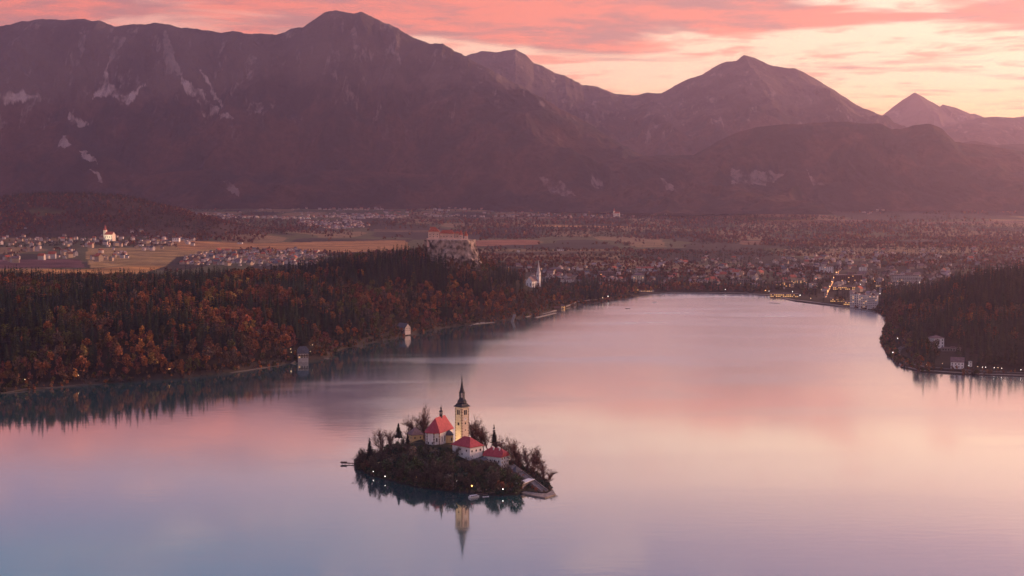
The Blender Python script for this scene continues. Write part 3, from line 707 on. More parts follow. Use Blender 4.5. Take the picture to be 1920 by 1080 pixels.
# woods and hedges out on the plain and on the village hill
def lo_broad(col, seed): return broad_np(13, 7.0, 26, col, seed, leaf=5.2, lobes=4, low=.0)
def lo_con(col, seed): return conifer_np(22, 4.6, 4, 5, col, seed, bare=.02)
LP = [lo_broad(tuple(q*w_ for q, w_ in zip(BC[k], (.66, .54, .60))), 400+i) for i, k in enumerate(bk)]+[lo_con(CC[k], 430+i) for i, k in enumerate(ck)]
NF = 66000
Yf = 2950*np.exp(rng.uniform(0, math.log(9600/2950), NF)**.9); Yf = np.clip(Yf, 2950, 9600)
Xf = rng.uniform(-.46, .46, NF)*Yf; Xf[:9000] = rng.uniform(-3000, -1250, 9000); Yf[:9000] = rng.uniform(5250, 6250, 9000)
wood = fbm(Xf/420, Yf/900, 4, 61)+.02; wood += .30*sst(Yf, 5600, 6500)*sst(Yf, 8000, 7200)
wood += np.where((Xf > -.1*Yf) & (Yf < 4700), .30, 0)+np.where((Yf < 3400), .3, 0)-np.where((Xf < -.12*Yf) & (Yf < 5000), .2, 0)
vh = crest(Xf, Yf, HILLS[3][0], HILLS[3][1]); wood += np.where(vh > 30, .5, 0)
Zf, _ = ground(Xf, Yf); Pfx, Pfy = proj(Xf, Yf, Zf)
ok = wood > 0
hedge = (np.abs(vn(Xf/300, Yf/300, 71)-.5) < .02); ok |= hedge
for poly, c in FIELDS: ok &= ~inside(Pfx, Pfy, poly)
for k, poly in TOWNS.items(): ok &= ~(inside(Pfx, Pfy, poly) & (rng.uniform(size=NF) < {'lake': .35, 'plain': .75, 'hill': .7}.get(k, .82)))
for poly in BCLR: ok &= ~inside(Pfx, Pfy, poly)
ok &= ~((Yf < 3060) & (np.abs(Xf) < 1250))
Xf, Yf, Zf, Pfx, Pfy, vh = [a[ok] for a in (Xf, Yf, Zf, Pfx, Pfy, vh)]
hu = vn(Xf/350, Yf/350, 81); nf_ = len(Xf)
pk = np.clip(hu*9+rng.normal(size=nf_)*1.6, 0, 9).astype(int)
seq = [7, 8, 4, 6, 1, 0, 1, 3, 5, 0]; idf = np.array([seq[p] for p in pk])
idf[(vh > 120) & (rng.uniform(size=nf_) < .5)] = 8
idf[(Yf > 6000) & (rng.uniform(size=nf_) < .4)] = 7
sf = rng.uniform(.45, 1.05, nf_)*np.clip(Yf/5200, .8, 1.5)
tag(scatter('far_woodland', LP, idf, Xf, Yf, Zf-1, sf, rng.uniform(0, 6.28, nf_), rng.uniform(.6, 1.4, (nf_, 1))*np.ones((1, 3))), kind='stuff')
# ------------------------------------------------------------------ the island
ISH = [(664, 869), (668, 880), (686, 887), (708, 895), (742, 904), (780, 913), (830, 920), (870, 924), (905, 926), (940, 930), (968, 928), (985, 924), (1008, 927), (1026, 928), (1036, 922),
       (1028, 908), (1012, 893), (985, 878), (950, 864), (900, 852), (850, 847), (800, 846), (745, 850), (700, 858), (676, 864)]
IP = [G(*p) for p in ISH]
def island_z(x, y):
    x = np.asarray(x, float); y = np.asarray(y, float)
    sd = -sdist(x, y, IP)
    top = 15.0*sst(-(x), -18, 28)*(.36+.64*sst(y, 992, 1036))+1.5       # plateau falls to the right tip
    top = np.where(x < -70, 15*sst(x, -118, -68)+3.2, top)
    h = 1.2+(top-1.2)*sst(sd, 2, 40)
    h = h+fbm(x/14, y/14, 3, 91)*1.1*sst(sd, 4, 15)
    return np.where(sd > 0, np.minimum(h, .5+sd*.8), np.maximum(-5, sd*.5)), sd
ix, iy = np.meshgrid(np.linspace(-135, 45, 130), np.linspace(915, 1125, 140)); iz, isd = island_z(ix, iy)
ic = np.zeros(ix.shape+(3,)); ic[:] = (.026, .030, .020); pt = vn(ix/9, iy/9, 92)[..., None]; ic = np.where(pt > .55, np.array((.11, .085, .045)), ic)
ic[(isd < 1.5)] = (.02, .02, .018)
tag(link('island', mesh_np('island', np.stack([ix, iy, iz], -1).reshape(-1, 3), grid_faces(*ix.shape), [M['ground']], ic.reshape(-1, 3), smooth=True)), kind='structure')
def IZ(x, y): return float(island_z(np.array([x]), np.array([y]))[0][0])

# church: long axis runs away from the lake front, right of straight back
CH = math.atan2(.907, .42)          # direction of the nave
cdir = Vector((math.cos(CH), math.sin(CH))); cwd = Vector((cdir.y, -cdir.x))
c1 = Vector((G(820.5, 839, 15)))
cc = c1+cdir*13-cwd*6.2; gz_ = 15.0
ch = empty('island_church', (cc.x, cc.y, gz_), CH, 'white church with a steep red roof left of the island bell tower', 'church')
b = MB(); WL, WD, WH = 26.0, 12.4, 10.6
b.prism([(-WL/2+3.2, -WD/2), (WL/2, -WD/2), (WL/2, WD/2), (-WL/2+3.2, WD/2), (-WL/2, WD/2-3.2), (-WL/2, -WD/2+3.2)], -4, WH); b.build('wall', M['plaster_white'], ch)
q = MB(); o = .7; X, Y = WL/2+o, WD/2+o; t = WH+.02
ev = [(-X+3.4, -Y), (X, -Y), (X, Y), (-X+3.4, Y), (-X, Y-3.4), (-X, -Y+3.4)]
vs = [(x, y, t) for x, y in ev]+[(x, y, t+.35) for x, y in ev]+[(-X+8.5, 0, t+11), (X-2.5, 0, t+11)]
q.add(vs, [(5, 4, 3, 2, 1, 0)]+[(i, (i+1) % 6, 6+(i+1) % 6, 6+i) for i in range(6)]+[(6, 7, 13, 12), (8, 9, 12, 13), (9, 10, 12), (10, 11, 12), (11, 6, 12), (7, 8, 13)])
ro = q.build('roof', M['roof_red'], ch)
tb = MB(); tb.lathe([(1.25, 0), (1.25, 2.2), (1.6, 2.3), (1.5, 2.6)], 8, rot=PI/8)
for k in range(8):
    a = 2*PI*k/8; tb.box(math.cos(a)*1.1, math.sin(a)*1.1, 2.6, .3, .3, 2.0, a)
tb.lathe([(1.6, 4.6), (1.75, 4.8), (1.3, 5.5), (.55, 6.1), (.5, 6.8), (.85, 7.3), (.7, 7.9), (.2, 8.6), (.06, 10.6)], 8, rot=PI/8); tb.build('ridge_turret', M['copper'], ro, (X-9, 0, t+9.8))
for (x, y) in ((-WL/2+3.2, -WD/2), (-WL/2+3.2, WD/2), (-WL/2, WD/2-3.2), (-WL/2, -WD/2+3.2)):
    ed = MB()
    for k in range(10): ed.box(x, y, .3+k*1.05, .8 if k % 2 else .5, .8 if k % 2 else .5, .8)
    ed.build('quoins', M['quoin'], ch)
for k in range(4): window(ch, -WL/2+7.5+k*4.6, -WD/2-.03, 3.2, 1.1, 4.2, 0)
for yy_ in (-1.6, 1.8): window(ch, -WL/2-.03, yy_, 2.0, .8, 1.8, PI/2)
window(ch, -WL/2+1.6-.06, -WD/2+1.6-.06, 4, 1, 3.0, -PI/4)
sc = MB(); sc.lathe([(3.3, -3), (3.3, 7.2)], 10, rot=.3); sc = sc.build('side_chapel', M['plaster_yellow_and_lit'], ch, (4.0, -WD/2-1.2, 0))  # yellow floodlight on the chapel walls is put into their colour
sr = MB(); sr.lathe([(3.8, 7.22), (3.7, 7.6), (2.4, 9.4), (.3, 11.0)], 10, rot=.3); sr.build('chapel_roof', M['roof_grey'], sc)
for a in (-PI/2-.45, -PI/2+.45): window(sc, 3.25*math.cos(a), 3.25*math.sin(a), 2.8, .8, 2.6, a+PI/2)

# bell tower
TA = R(45); tx, ty = (865.5-960)/F*1034, 1034.0
tw = empty('bell_tower', (tx, ty, 15), TA, 'tall square bell tower with a black needle spire and dark quoins on the island', 'bell tower')
TS, THt = 7.6, 32.2
b = MB(); b.box(0, 0, -5, TS, TS, THt+5); b.build('wall', M['plaster_cream'], tw)
for sx in (-1, 1):
    for sy in (-1, 1):
        qn = MB(); k = 0; zz = 0
        while zz < THt-1:
            L = 1.25 if k % 2 else .7
            qn.box(sx*(TS/2-L/2+.05), sy*(TS/2-L/2+.05), zz, L, L, .62); zz += 1.05; k += 1
        qn.build('quoins', M['quoin'], tw)
cn = MB(); cn.box(0, 0, THt+.003, TS+.7, TS+.7, .45); cn.build('cornice', M['plaster_white'], tw)
for side, rz_ in ((0, 0), (1, PI/2), (2, PI), (3, -PI/2)):
    c_, s_ = math.cos(rz_), math.sin(rz_)
    def W(x, zz, ww, hh, m='window'):
        px_, py_ = x, -TS/2-.03; return window(tw, px_*c_-py_*s_, px_*s_+py_*c_, zz, ww, hh, rz_, m)
    for x in (-.85, .85): W(x, 26.6, 1.2, 3.7)
    if side in (0, 2): W(0, 19.2, 1.2, 1.4); W(0, 14.2, .7, .9); W(0, 7.4, .7, .9)
    else: W(0, 18.4, 2.0, 2.2)
cf = MB(); cf.prism([(1.3*math.cos(2*PI*k/16), 1.3*math.sin(2*PI*k/16)) for k in range(16)], 0, .12)
cl = cf.build('clock_face', M['plaster_white'], tw, (0, -TS/2-.01, 23.3)); cl.rotation_euler = (PI/2, 0, 0)
hd = MB(); hd.box(0, .45, .13, .14, .95, .05); hd.box(.3, 0, .19, .65, .14, .04); hd.build('clock_hands', M['quoin'], cl)
sp = MB(); z0 = THt+.46; k4 = math.sqrt(2)
sp.prism([(-4.7, -4.7), (4.7, -4.7), (4.7, 4.7), (-4.7, 4.7)], z0, z0+.4, [(-4.6, -4.6), (4.6, -4.6), (4.6, 4.6), (-4.6, 4.6)])
# swept square skirt turning to the octagon
prof = [(4.6*k4, .4), (3.6*k4, 1.3), (3.1*k4, 2.4)]
sp.lathe([(r, z0+zz) for r, zz in prof], 4, rot=PI/4)
sp.lathe([(3.7, z0+2.2), (3.95, z0+3.3), (3.7, z0+4.5), (2.7, z0+5.6), (2.2, z0+6.6)], 8, rot=PI/8)
sp.build('lower_roof', M['copper'], tw)
ln = MB()
for k in range(8):
    a = 2*PI*(k+.5)/8; ln.box(math.cos(a)*1.85, math.sin(a)*1.85, z0+6.602, .62, .62, 4.2, a)
ln.lathe([(2.5, z0+10.8), (2.6, z0+11.1), (2.0, z0+11.8), (1.9, z0+12.6)], 8, rot=PI/8); ln.build('lantern', M['copper'], tw)
sr_ = MB(); sr_.lathe([(1.9, z0+12.4), (1.5, z0+13.6), (.95, z0+16.5), (.5, z0+19.6), (.32, z0+20.6), (.62, z0+21.0), (.5, z0+21.5), (.14, z0+22.3), (.12, z0+24.2)], 8, rot=PI/8); sr_.build('spire', M['copper'], tw)
fi = MB(); fi.ball((0, 0, z0+23.2), .45); fi.bar((0, 0, z0+23.5), (0, 0, z0+25.6), .07, 5); fi.bar((-.5, 0, z0+25), (.5, 0, z0+25), .07, 5); fi.build('finial', M['copper'], tw)

# small house left of the church
hx, hy = (777-960)/F*1062, 1062
building('sacristan_house', 'small yellow house with a dull mauve pyramid roof left of the island church', 'house', (hx, hy, 13.6), R(28), 9.5, 9.0, 7.4, 5.4, 'pyramid', 'plaster_yellow_and_lit', 'roof_mauve', [(0, 2, 2, 1.2, 3.3, .9, 1.4), (3, 2, 2, 1.2, 3.3, .9, 1.4)], ov=.7)
# big house in front of the tower
n1 = Vector(((880.3-960)/F*1007, 1007.0)); ax = Vector((math.cos(R(135)), math.sin(R(135)))); bx = Vector((math.cos(R(45)), math.sin(R(45))))
pc = n1+ax*10.2+bx*6.9
ph = building('provost_house', 'large white house with a red hipped roof in front of the bell tower', 'house', (pc.x, pc.y, 9.4), R(135), 19.6, 13.0, 10.8, 6.3, 'hip', 'plaster_white', 'roof_red',
              [(3, 3, 1, 7.2, 3, 1.3, 1.5)], ov=.9, base=7)
for (x, zz, ww, hh) in ((-6, 7.4, 1.2, 1.5), (1.2, 7.6, 1.2, 1.5), (-1.0, 4.4, 1.1, 1.2), (3.2, 4.2, 1.1, 1.2), (0.5, .8, 1.0, 1.2)): window(ph, x, 6.5+.02, zz, ww, hh, PI)
for (x, zz) in ((-7, 1.2), (-3, 1.2), (1, 1.2), (6, 1.2)): window(ph, x, -6.5-.02, zz, 1.2, 1.5, 0)
dm = MB(); dm.roof(2.2, 1.8, 0, 1.0, 1.0); dm.build('dormer', M['roof_red'], bpy.data.objects.get('roof'), (0, 0, -50)) if 0 else None
# lean-to with the dark roof to its right
lx, ly = (899-960)/F*1004, 1004
building('woodshed', 'low dark-roofed annex between the two red-roofed island houses', 'shed', (lx, ly, 8.6), R(42), 10, 5.5, 3.0, 1.5, 'gable', 'wood', 'roof_grey', [(0, 2, 1, .6, 2, 1.2, 1.2)], ov=.7)
# second house
n2 = Vector(((939-960)/F*1006, 1006.0)); g2 = Vector((.53, .85)).normalized(); l2 = Vector((-.85, .53)).normalized()
p2 = n2+g2*5.4+l2*7.8
h2 = building('chaplaincy_house', 'white gabled house with a red half-hipped roof at the top of the island stairs', 'house', (p2.x, p2.y, 4.6), math.atan2(-.53, .85), 15.4, 10.6, 8.4, 5.6, 'half', 'plaster_white', 'roof_red',
              [(1, 3, 3, .7, 2.9, 1.0, 1.5), (0, 4, 2, 1.4, 3.2, 1.0, 1.4)], ov=.8, base=5, chim=4)
for yy_ in (-1.3, 1.3): window(h2, 7.72, yy_, 9.2, .9, 1.4, PI/2)
lx, ly = (926-960)/F*1001, 1001
building('porch_building', 'low white porch with a grey roof against the lower red-roofed island house', 'porch', (lx, ly, 4.2), math.atan2(-.53, .85), 7.5, 3.6, 3.2, 1.2, 'gable', 'plaster_white', 'roof_grey', [(0, 2, 1, .8, 2, 1.2, 1.4)], ov=.4)
# boathouse and steps
def strip_box(mb, a, b, wd, h0, h1):
    a = Vector(a); b = Vector(b); d = (b-a); d.z = 0; n = Vector((-d.y, d.x, 0)).normalized()*wd/2
    vs = [a-n+Vector((0, 0, h0)), b-n+Vector((0, 0, h0)), b+n+Vector((0, 0, h0)), a+n+Vector((0, 0, h0)), a-n+Vector((0, 0, h1)), b-n+Vector((0, 0, h1)), b+n+Vector((0, 0, h1)), a+n+Vector((0, 0, h1))]
    return mb.add([tuple(v) for v in vs], [(3, 2, 1, 0), (4, 5, 6, 7), (0, 1, 5, 4), (1, 2, 6, 5), (2, 3, 7, 6), (3, 0, 4, 7)])
s0 = Vector((*G(957, 873, 8.5), 8.5)); s1 = Vector((*G(1021, 921, 1.5), 1.5)); N_ = 70
st = empty('stone_staircase', (s0.x, s0.y, 8.5), 0, 'long straight flight of stone steps running down to the right tip of the island', 'staircase')
sb = MB()
for k in range(N_):
    a = (s1-s0)*(k/N_); b_ = (s1-s0)*((k+1)/N_); zt = a.z; strip_box(sb, (a.x, a.y, 0), (b_.x, b_.y, 0), 4.6, zt-2.5, zt)
sb.build('steps', M['stone'], st)
side = Vector((-(s1-s0).y, (s1-s0).x, 0)).normalized()*2.6
for sg in (-1, 1):
    wb = MB(); d = s1-s0
    strip_box(wb, (sg*side.x, sg*side.y, 0), (d.x+sg*side.x, d.y+sg*side.y, d.z), .5, -3.0, .95); wb.build('side_wall', M['stone'], st)
lx, ly = G(968, 889, 5)
building('stair_pavilion', 'small pavilion with a steep dark pyramid roof beside the island staircase', 'pavilion', (lx, ly, 3.6), R(38), 5, 5, 3.2, 4.2, 'pyramid', 'plaster_white', 'roof_grey', [(0, 1, 1, .5, 2, 1.4, 1.8)], ov=.7)
# arched boathouse wall above the water
a0 = Vector((*G(979, 921, 0), 0)); a1 = Vector((*G(1002, 912, 0), 0)); dd = a1-a0
bh = empty('boathouse', (a0.x, a0.y, 0), math.atan2(dd.y, dd.x), 'stone boathouse with a dark arched opening on the quay below the island stairs', 'boathouse')
L = dd.length; mb = MB(); npt = 12; pts = [(0, 0)]
arch = [(L/2+L*.40*math.cos(PI-PI*k/npt), .2+3.1*math.sin(PI*k/npt)) for k in range(npt+1)]
for (xa, za), (xb, zb) in zip(arch[:-1], arch[1:]): mb.add([(xa, 0, za), (xb, 0, zb), (xb, 0, 5), (xa, 0, 5), (xa, 5, za), (xb, 5, zb), (xb, 5, 5), (xa, 5, 5)], [(0, 1, 2, 3), (7, 6, 5, 4), (0, 4, 5, 1), (3, 2, 6, 7)])
mb.box(L*.05, 2.5, -1, L*.1, 5, 6); mb.box(L*.95, 2.5, -1, L*.1, 5, 6); mb.build('wall', M['stone'], bh)
mb = MB(); mb.box(L/2, 4.6, 0, L*.8, .4, 4.9); mb.build('back_wall', M['quoin'], bh)
mb = MB(); mb.box(L/2, 2.5, 5.01, L+.6, 5.6, .4); mb.build('coping', M['plaster_white'], bh)
# quay at the tip and the jetty on the left
qp = [G(*p) for p in ((976, 919), (1004, 915), (1022, 905), (1033, 916), (1042, 928.5), (1022, 935), (1000, 931), (978, 926))]
mb = MB(); mb.prism(qp[::-1] if 0 else qp[::-1], -3, .9); tag(mb.build('landing_quay', M['stone']), 'pale stone landing quay at the right tip of the island', 'quay')
mb = MB(); g0 = (*G(641, 868, 1), 0); g1 = (*G(682, 868.5, 1), 0); je = empty('jetty', (g0[0], g0[1], 0), 0, 'thin wooden jetty sticking out from the left tip of the island', 'jetty')
v = Vector(g1)-Vector(g0); strip_box(mb, (0, 0, 0), (v.x, v.y, 0), 2.2, .7, 1.0); mb.build('deck', M['wood'], je)
for k in range(7):
    pb = MB(); pb.bar((0, 0, -2), (0, 0, 1.5), .16, 6); pb.build('pile', M['wood'], je, (v.x*k/6.2, v.y*k/6.2+(-1) ** k*.9, 0))
mb = MB(); mb.box(1.5, 0, 1.01, 5, 2.6, .9); mb.build('landing_stage', M['wood'], je)
# garden walls and paths
def wallobj(name, a, b, za, zb, h, th, label, m='stone'):
    a = (*G(*a, za), za); b = (*G(*b, zb), zb); e = MB(); strip_box(e, (0, 0, 0), (b[0]-a[0], b[1]-a[1], b[2]-a[2]), th, -1.5, h)
    return tag(e.build(name, M[m], None, (a[0], a[1], a[2])), label, 'wall')
wallobj('garden_wall', (727, 866), (788, 864.5), 5.5, 6.5, .5, .5, 'thin pale wall along the grassy slope on the left half of the island')
wallobj('buttress_wall', (881, 869), (890, 883), 6.5, 4.0, 2.2, 1.0, 'sloping white buttress wall below the large red-roofed house')
wallobj('terrace_wall', (905, 857), (921, 858), 8.2, 8.0, 1.6, .6, 'short pale terrace wall between the two red-roofed island houses', 'plaster_white')

# boats at the island
def hull(L, wd, h, n=10, sheer=.35):
    vs = []; fs = []
    for j in range(n+1):
        t = j/n; x = (t-.5)*L; ww = wd/2*(math.sin(PI*min(1, max(.0, t*.93+.07)))**.5 if t > .0 else .3); ww = max(.06, ww*(1 if t < .7 else 1-(t-.7)/.3*.8)); zt = h+sheer*(2*t-1)**2
        vs += [(x, -ww, zt), (x, -ww*.7, 0), (x, ww*.7, 0), (x, ww, zt), (x, ww*.85, zt-.12), (x, -ww*.85, zt-.12)]
    for j in range(n):
        for k in range(6): a = j*6+k; c = j*6+(k+1) % 6; fs.append((a, c, c+6, a+6))
    fs += [(5, 4, 3, 2, 1, 0), tuple(n*6+k for k in range(6))]; return vs, fs
def tour_boat(name, label, loc, rz, L, m='boat_white', cabin=True):
    e = empty(name, loc, rz, label, 'boat'); mb = MB(); mb.add(*hull(L, L*.30, L*.10)); mb.build('hull', M[m], e, (0, 0, -.25))
    if cabin:
        cb = MB(); cb.box(-L*.04, 0, L*.08, L*.62, L*.22, L*.09); cb = cb.build('cabin', M['boat_white'], e)
        rf = MB(); rf.box(-L*.04, 0, L*.17+.01, L*.66, L*.25, .14); rf.build('roof', M['boat_white'], e)
        for sy in (-1, 1):
            for k in range(4): wb = MB(); wb.box(0, 0, 0, L*.12, .06, L*.055); wb.build('window', M['window'], cb, ((-.26+.145*k)*L, sy*(L*.11+.02), L*.105))
        wb = MB(); wb.box(0, 0, 0, .06, L*.17, L*.055); wb.build('windscreen', M['window'], cb, (L*.27+.03, 0, L*.105))
    else:
        for k in (-.2, .08): sb_ = MB(); sb_.box(0, 0, 0, .3, L*.24, .08); sb_.build('seat', M['wood'], e, (k*L, 0, L*.10-.3))
    return e
x, y = G(888.5, 932.5); tour_boat('tour_boat', 'white cabin boat with a row of dark windows moored at the front of the island', (x, y, 0), R(32), 8.6)
x, y = G(911, 931.5); tour_boat('rowing_boat', 'small white open boat moored to the right of the cabin boat', (x, y, 0), R(20), 4.6, cabin=False)
mb = MB(); a = (*G(893, 927), 0); b_ = (*G(914, 929), 0); v = Vector(b_)-Vector(a); pj = empty('mooring_jetty', a, 0, 'small wooden mooring jetty between the two white boats', 'jetty')
strip_box(mb, (0, 0, 0), (v.x, v.y, 0), 1.2, .5, .7); mb.build('deck', M['wood'], pj)
for k in range(4): pb = MB(); pb.bar((0, 0, -2), (0, 0, 1.8), .13, 6); pb.build('pile', M['wood'], pj, (v.x*k/3, v.y*k/3+.7, 0))

# lamps
_lm = {}
def lamp(px, py, z, kind='lamp', label='', group=None, r=.42, h=3.4, base=None, name='street_lamp', xyz=None):
    X_, Y_ = G(px, py, z); zb = z-h if base is None else base
    if xyz: X_, Y_, zb = xyz; z = zb+h
    e = empty(name, (X_, Y_, zb), 0, label, 'lamp', group)
    if ('p', h) not in _lm: mb = MB(); mb.lathe([(.16, -1), (.14, .4), (.07, .6), (.06, h-r*.7)], 6); _lm['p', h] = mb.mesh('pole', M['metal'])
    if (kind, r) not in _lm: mb = MB(); mb.ball((0, 0, 0), r, 10, 6); _lm[kind, r] = mb.mesh('lamp_globe', M[kind])
    link('pole', _lm['p', h], e); link('lamp_globe', _lm[kind, r], e, (0, 0, z-zb)); return e
def ilamp(px, py, kind, label, r=.4, h=3.0):
    z = 5
    for _ in range(10): X_, Y_ = G(px, py, z); z = .5*z+.5*(max(.5, IZ(X_, Y_))+h)
    return lamp(px, py, z, kind, label, None, r, h, name='path_lamp')
ilamp(699, 863, 'lamp', 'yellowish path lamp nearest the left tip of the island'); ilamp(710, 868.5, 'lamp', 'path lamp at the foot of the spruce on the left of the island')
ilamp(777, 829, 'lamp', 'bright lamp on the wall corner of the small yellow house', .45); ilamp(781.5, 894, 'lamp_orange', 'orange lamp among the bushes on the front slope of the island', .45)
ilamp(856.6, 902, 'lamp_white', 'small white lamp low on the front slope of the island', .3); ilamp(884.5, 911, 'lamp_orange', 'glowing orange lamp just above the white cabin boat', .6)
ilamp(722, 893, 'lamp_white', 'white lamp on the waterside path at the left front of the island', .28); ilamp(943, 917, 'lamp_white', 'white lamp below the reddish bushes at the right front of the island', .3)
ilamp(700, 884, 'lamp_white', 'faint white lamp on the shore below the left spruce', .22)
def flood(loc, target, power, col, label, spot=R(50), soft=.6):
    e = empty('floodlight', loc, 0, label, 'floodlight', 'floodlights on the island'); mb = MB(); mb.box(0, 0, 0, .5, .5, .4); mb.box(0, 0, .402, .7, .4, .4); mb.build('housing', M['metal'], e)
    gb = MB(); gb.box(0, 0, .81, .6, .3, .03); gb.build('lens', M['lamp_orange'], e)
    ld = bpy.data.lights.new('floodlight_beam', 'SPOT'); ld.energy = power; ld.color = col; ld.spot_size = spot; ld.spot_blend = soft; ld.shadow_soft_size = .4
    lo = bpy.data.objects.new('beam', ld); COL.objects.link(lo); lo.parent = e; lo.location = (0, 0, 1.0)
    lo.rotation_euler = (Vector(target)-Vector(loc)-Vector((0, 0, 1))).to_track_quat('-Z', 'Y').to_euler(); return e
warm = (1, .60, .22)
lf = Vector((tx, ty))+Vector((math.cos(R(225)), math.sin(R(225))))*0
fl = Vector((tx, ty))+Vector((-1, -.25)).normalized()*15
flood((fl.x, fl.y-9, 15.5), (tx-2, ty-2, 30), 15000, warm, 'floodlight on the grass aimed at the left face of the bell tower', R(75))
e1 = cc-cwd*0
p_ = Vector((cc.x, cc.y))+cwd*16-cdir*8
flood((p_.x-3, p_.y-2, 15), (cc.x+2, cc.y, 19), 9000, warm, 'floodlight in front of the long side wall of the church', R(100))
flood((hx+3, hy-10, 13), (hx, hy, 17), 3500, warm, 'floodlight below the small yellow house', R(80))

# trees of the island
BT = [bare_np(17, .9, 500+i, tw=760, kids=7, upright=.9) for i in range(5)]
BT2 = [bare_np(12, 1.15, 520+i, tw=760, kids=8, upright=.6, twc=(.19, .095, .072)) for i in range(4)]
BT3 = [bare_np(10, 1.1, 540+i, tw=600, kids=7, upright=.7, col=(.06, .052, .048), twc=(.115, .095, .080)) for i in range(4)]
bt3 = [(mesh_np('branches', t[0], t[1], [M['leaf']], t[2]), mesh_np('twigs', t[3], t[4], [M['leaf']], t[5])) for t in BT3]
btm = [(mesh_np('branches', t[0], t[1], [M['leaf']], t[2]), mesh_np('twigs', t[3], t[4], [M['leaf']], t[5])) for t in BT]
bt2 = [(mesh_np('branches', t[0], t[1], [M['leaf']], t[2]), mesh_np('twigs', t[3], t[4], [M['leaf']], t[5])) for t in BT2]
def bare_tree(x, y, z, h, label, group=None, wide=False, k=None):
    src = bt2 if wide else btm; h0 = 12 if wide else 17
    if group and 'bushes on' in label or group and 'among' in group: src = bt3; h0 = 10
    m = src[random.randrange(len(src)) if k is None else k]
    e = empty('bare_tree', (x, y, z), random.uniform(0, 6.28), label, 'tree', group); e.scale = (h/h0*.93,)*3
    link('branches', m[0], e); link('twigs', m[1], e); return e
spr = [me_of('crown', conifer_np(19, 5.0, 26, 13, (.010, .020, .020), 540+i, bare=.06)) for i in range(2)]
pine = me_of('crown', conifer_np(22, 4.6, 11, 12, (.014, .020, .018), 545, bare=.52))
thn = me_of('crown', conifer_np(24, 4.8, 30, 12, (.022, .022, .018), 546, bare=.12))
trk = me_of('trunk', trunk_np(17, .3, (.06, .04, .035)))
def spruce(px, D, top, label, m, h0):
    X_ = (px-960)/F*D; z = IZ(X_, D); h = H-(top-368)*D/F-z; e = empty('spruce_tree' if m is not pine else 'pine_tree', (X_, D, z-.2), random.uniform(0, 6), label, 'tree')
    e.scale = (h/h0,)*3; link('crown', m, e); link('trunk', trk, e)
spruce(690, 1036, 823, 'dark pointed spruce standing alone near the left tip of the island', spr[0], 19)
spruce(745, 1046, 795, 'tall pine with a bare lower trunk and flat dark crown left of the yellow house', pine, 22)
spruce(926, 1034, 797, 'tall dark spruce with a thin top right of the bell tower', thn, 24)
spruce(762, 1044, 812, 'small spruce between the tall pine and the yellow house', spr[1], 19)
def bt_at(px, D, top, label, group=None, wide=False, k=None):
    X_ = (px-960)/F*D; z = IZ(X_, D); h = H-(top-368)*D/F-z
    if h > 2: bare_tree(X_, D, z-.2, h, label, group, wide, k)
for px, D, top, lab in ((716, 1046, 808, 'bare tree with many upright limbs left of the tall pine'), (728, 1052, 810, 'bare tree second to the left of the tall pine'), (703, 1046, 838, 'thin bare sapling just right of the left spruce'),
                        (768, 1075, 796, 'bare tree rising behind the yellow house roof'), (782, 1078, 782, 'wide bare tree left of the church roof'), (795, 1080, 772, 'tallest bare tree touching the left of the church roof'), (788, 1074, 786, 'dense bare tree behind the small yellow house'),
                        (893, 1062, 794, 'bare tree just right of the bell tower'), (907, 1058, 791, 'tall bare tree between the bell tower and the thin-topped spruce'), (914, 1050, 800, 'bare tree left of the thin-topped spruce'), (886, 1060, 806, 'low bare tree against the right side of the bell tower'), (899, 1050, 808, 'bushy bare tree behind the red-roofed houses')):
    bt_at(px, D, top, lab)
for i, (px, D, top) in enumerate(((944, 1032, 832), (953, 1028, 836), (962, 1030, 833), (970, 1026, 842), (980, 1020, 841), (986, 1018, 846), (994, 1010, 848), (1000, 1005, 850), (1008, 998, 860), (1014, 990, 872), (1022, 980, 880), (1030, 972, 884), (975, 1012, 856), (990, 1000, 862), (1004, 988, 874), (1018, 974, 886), (1026, 964, 894))):
    bt_at(px, D, top, 'reddish bare tree in the row behind the island staircase', 'reddish bare trees behind the island staircase', i % 2 == 0)
for i, (px, D, top) in enumerate(((672, 1040, 856), (666, 1030, 868), (677, 1022, 872), (685, 1018, 868))): bt_at(px, D, top, 'dark bare bush leaning over the water at the left tip', 'dark bushes at the left tip of the island', True)
# bushes and small trees over the slopes
GR = {'dark olive': (.052, .074, .040), 'grey brown': (.145, .120, .098), 'dark green': (.022, .050, .038), 'rusty': (.30, .12, .065), 'dull brown': (.14, .100, .064)}
shr = {k: [me_of('crown', broad_np(9, 3.9, 330, c, 560+7*i+j, leaf=.75, lobes=9, low=.05)) for j in range(2)] for i, (k, c) in enumerate(GR.items())}
blk = [(cc.x, cc.y, 12), (tx, ty, 6), (hx, hy, 7.5), (pc.x, pc.y, 10.5), (p2.x, p2.y, 8.5), (G(968, 889, 5)[0], G(968, 889, 5)[1], 5)]
def capy(px): return np.interp(px, [660, 690, 720, 745, 775, 790, 850, 856, 880, 884, 905, 912, 935, 940, 955, 965, 980, 1000, 1030], [852, 846, 838, 830, 834, 837, 838, 868, 872, 858, 862, 868, 872, 882, 880, 892, 900, 915, 925])
ns = 0; tries = 0; placed = []
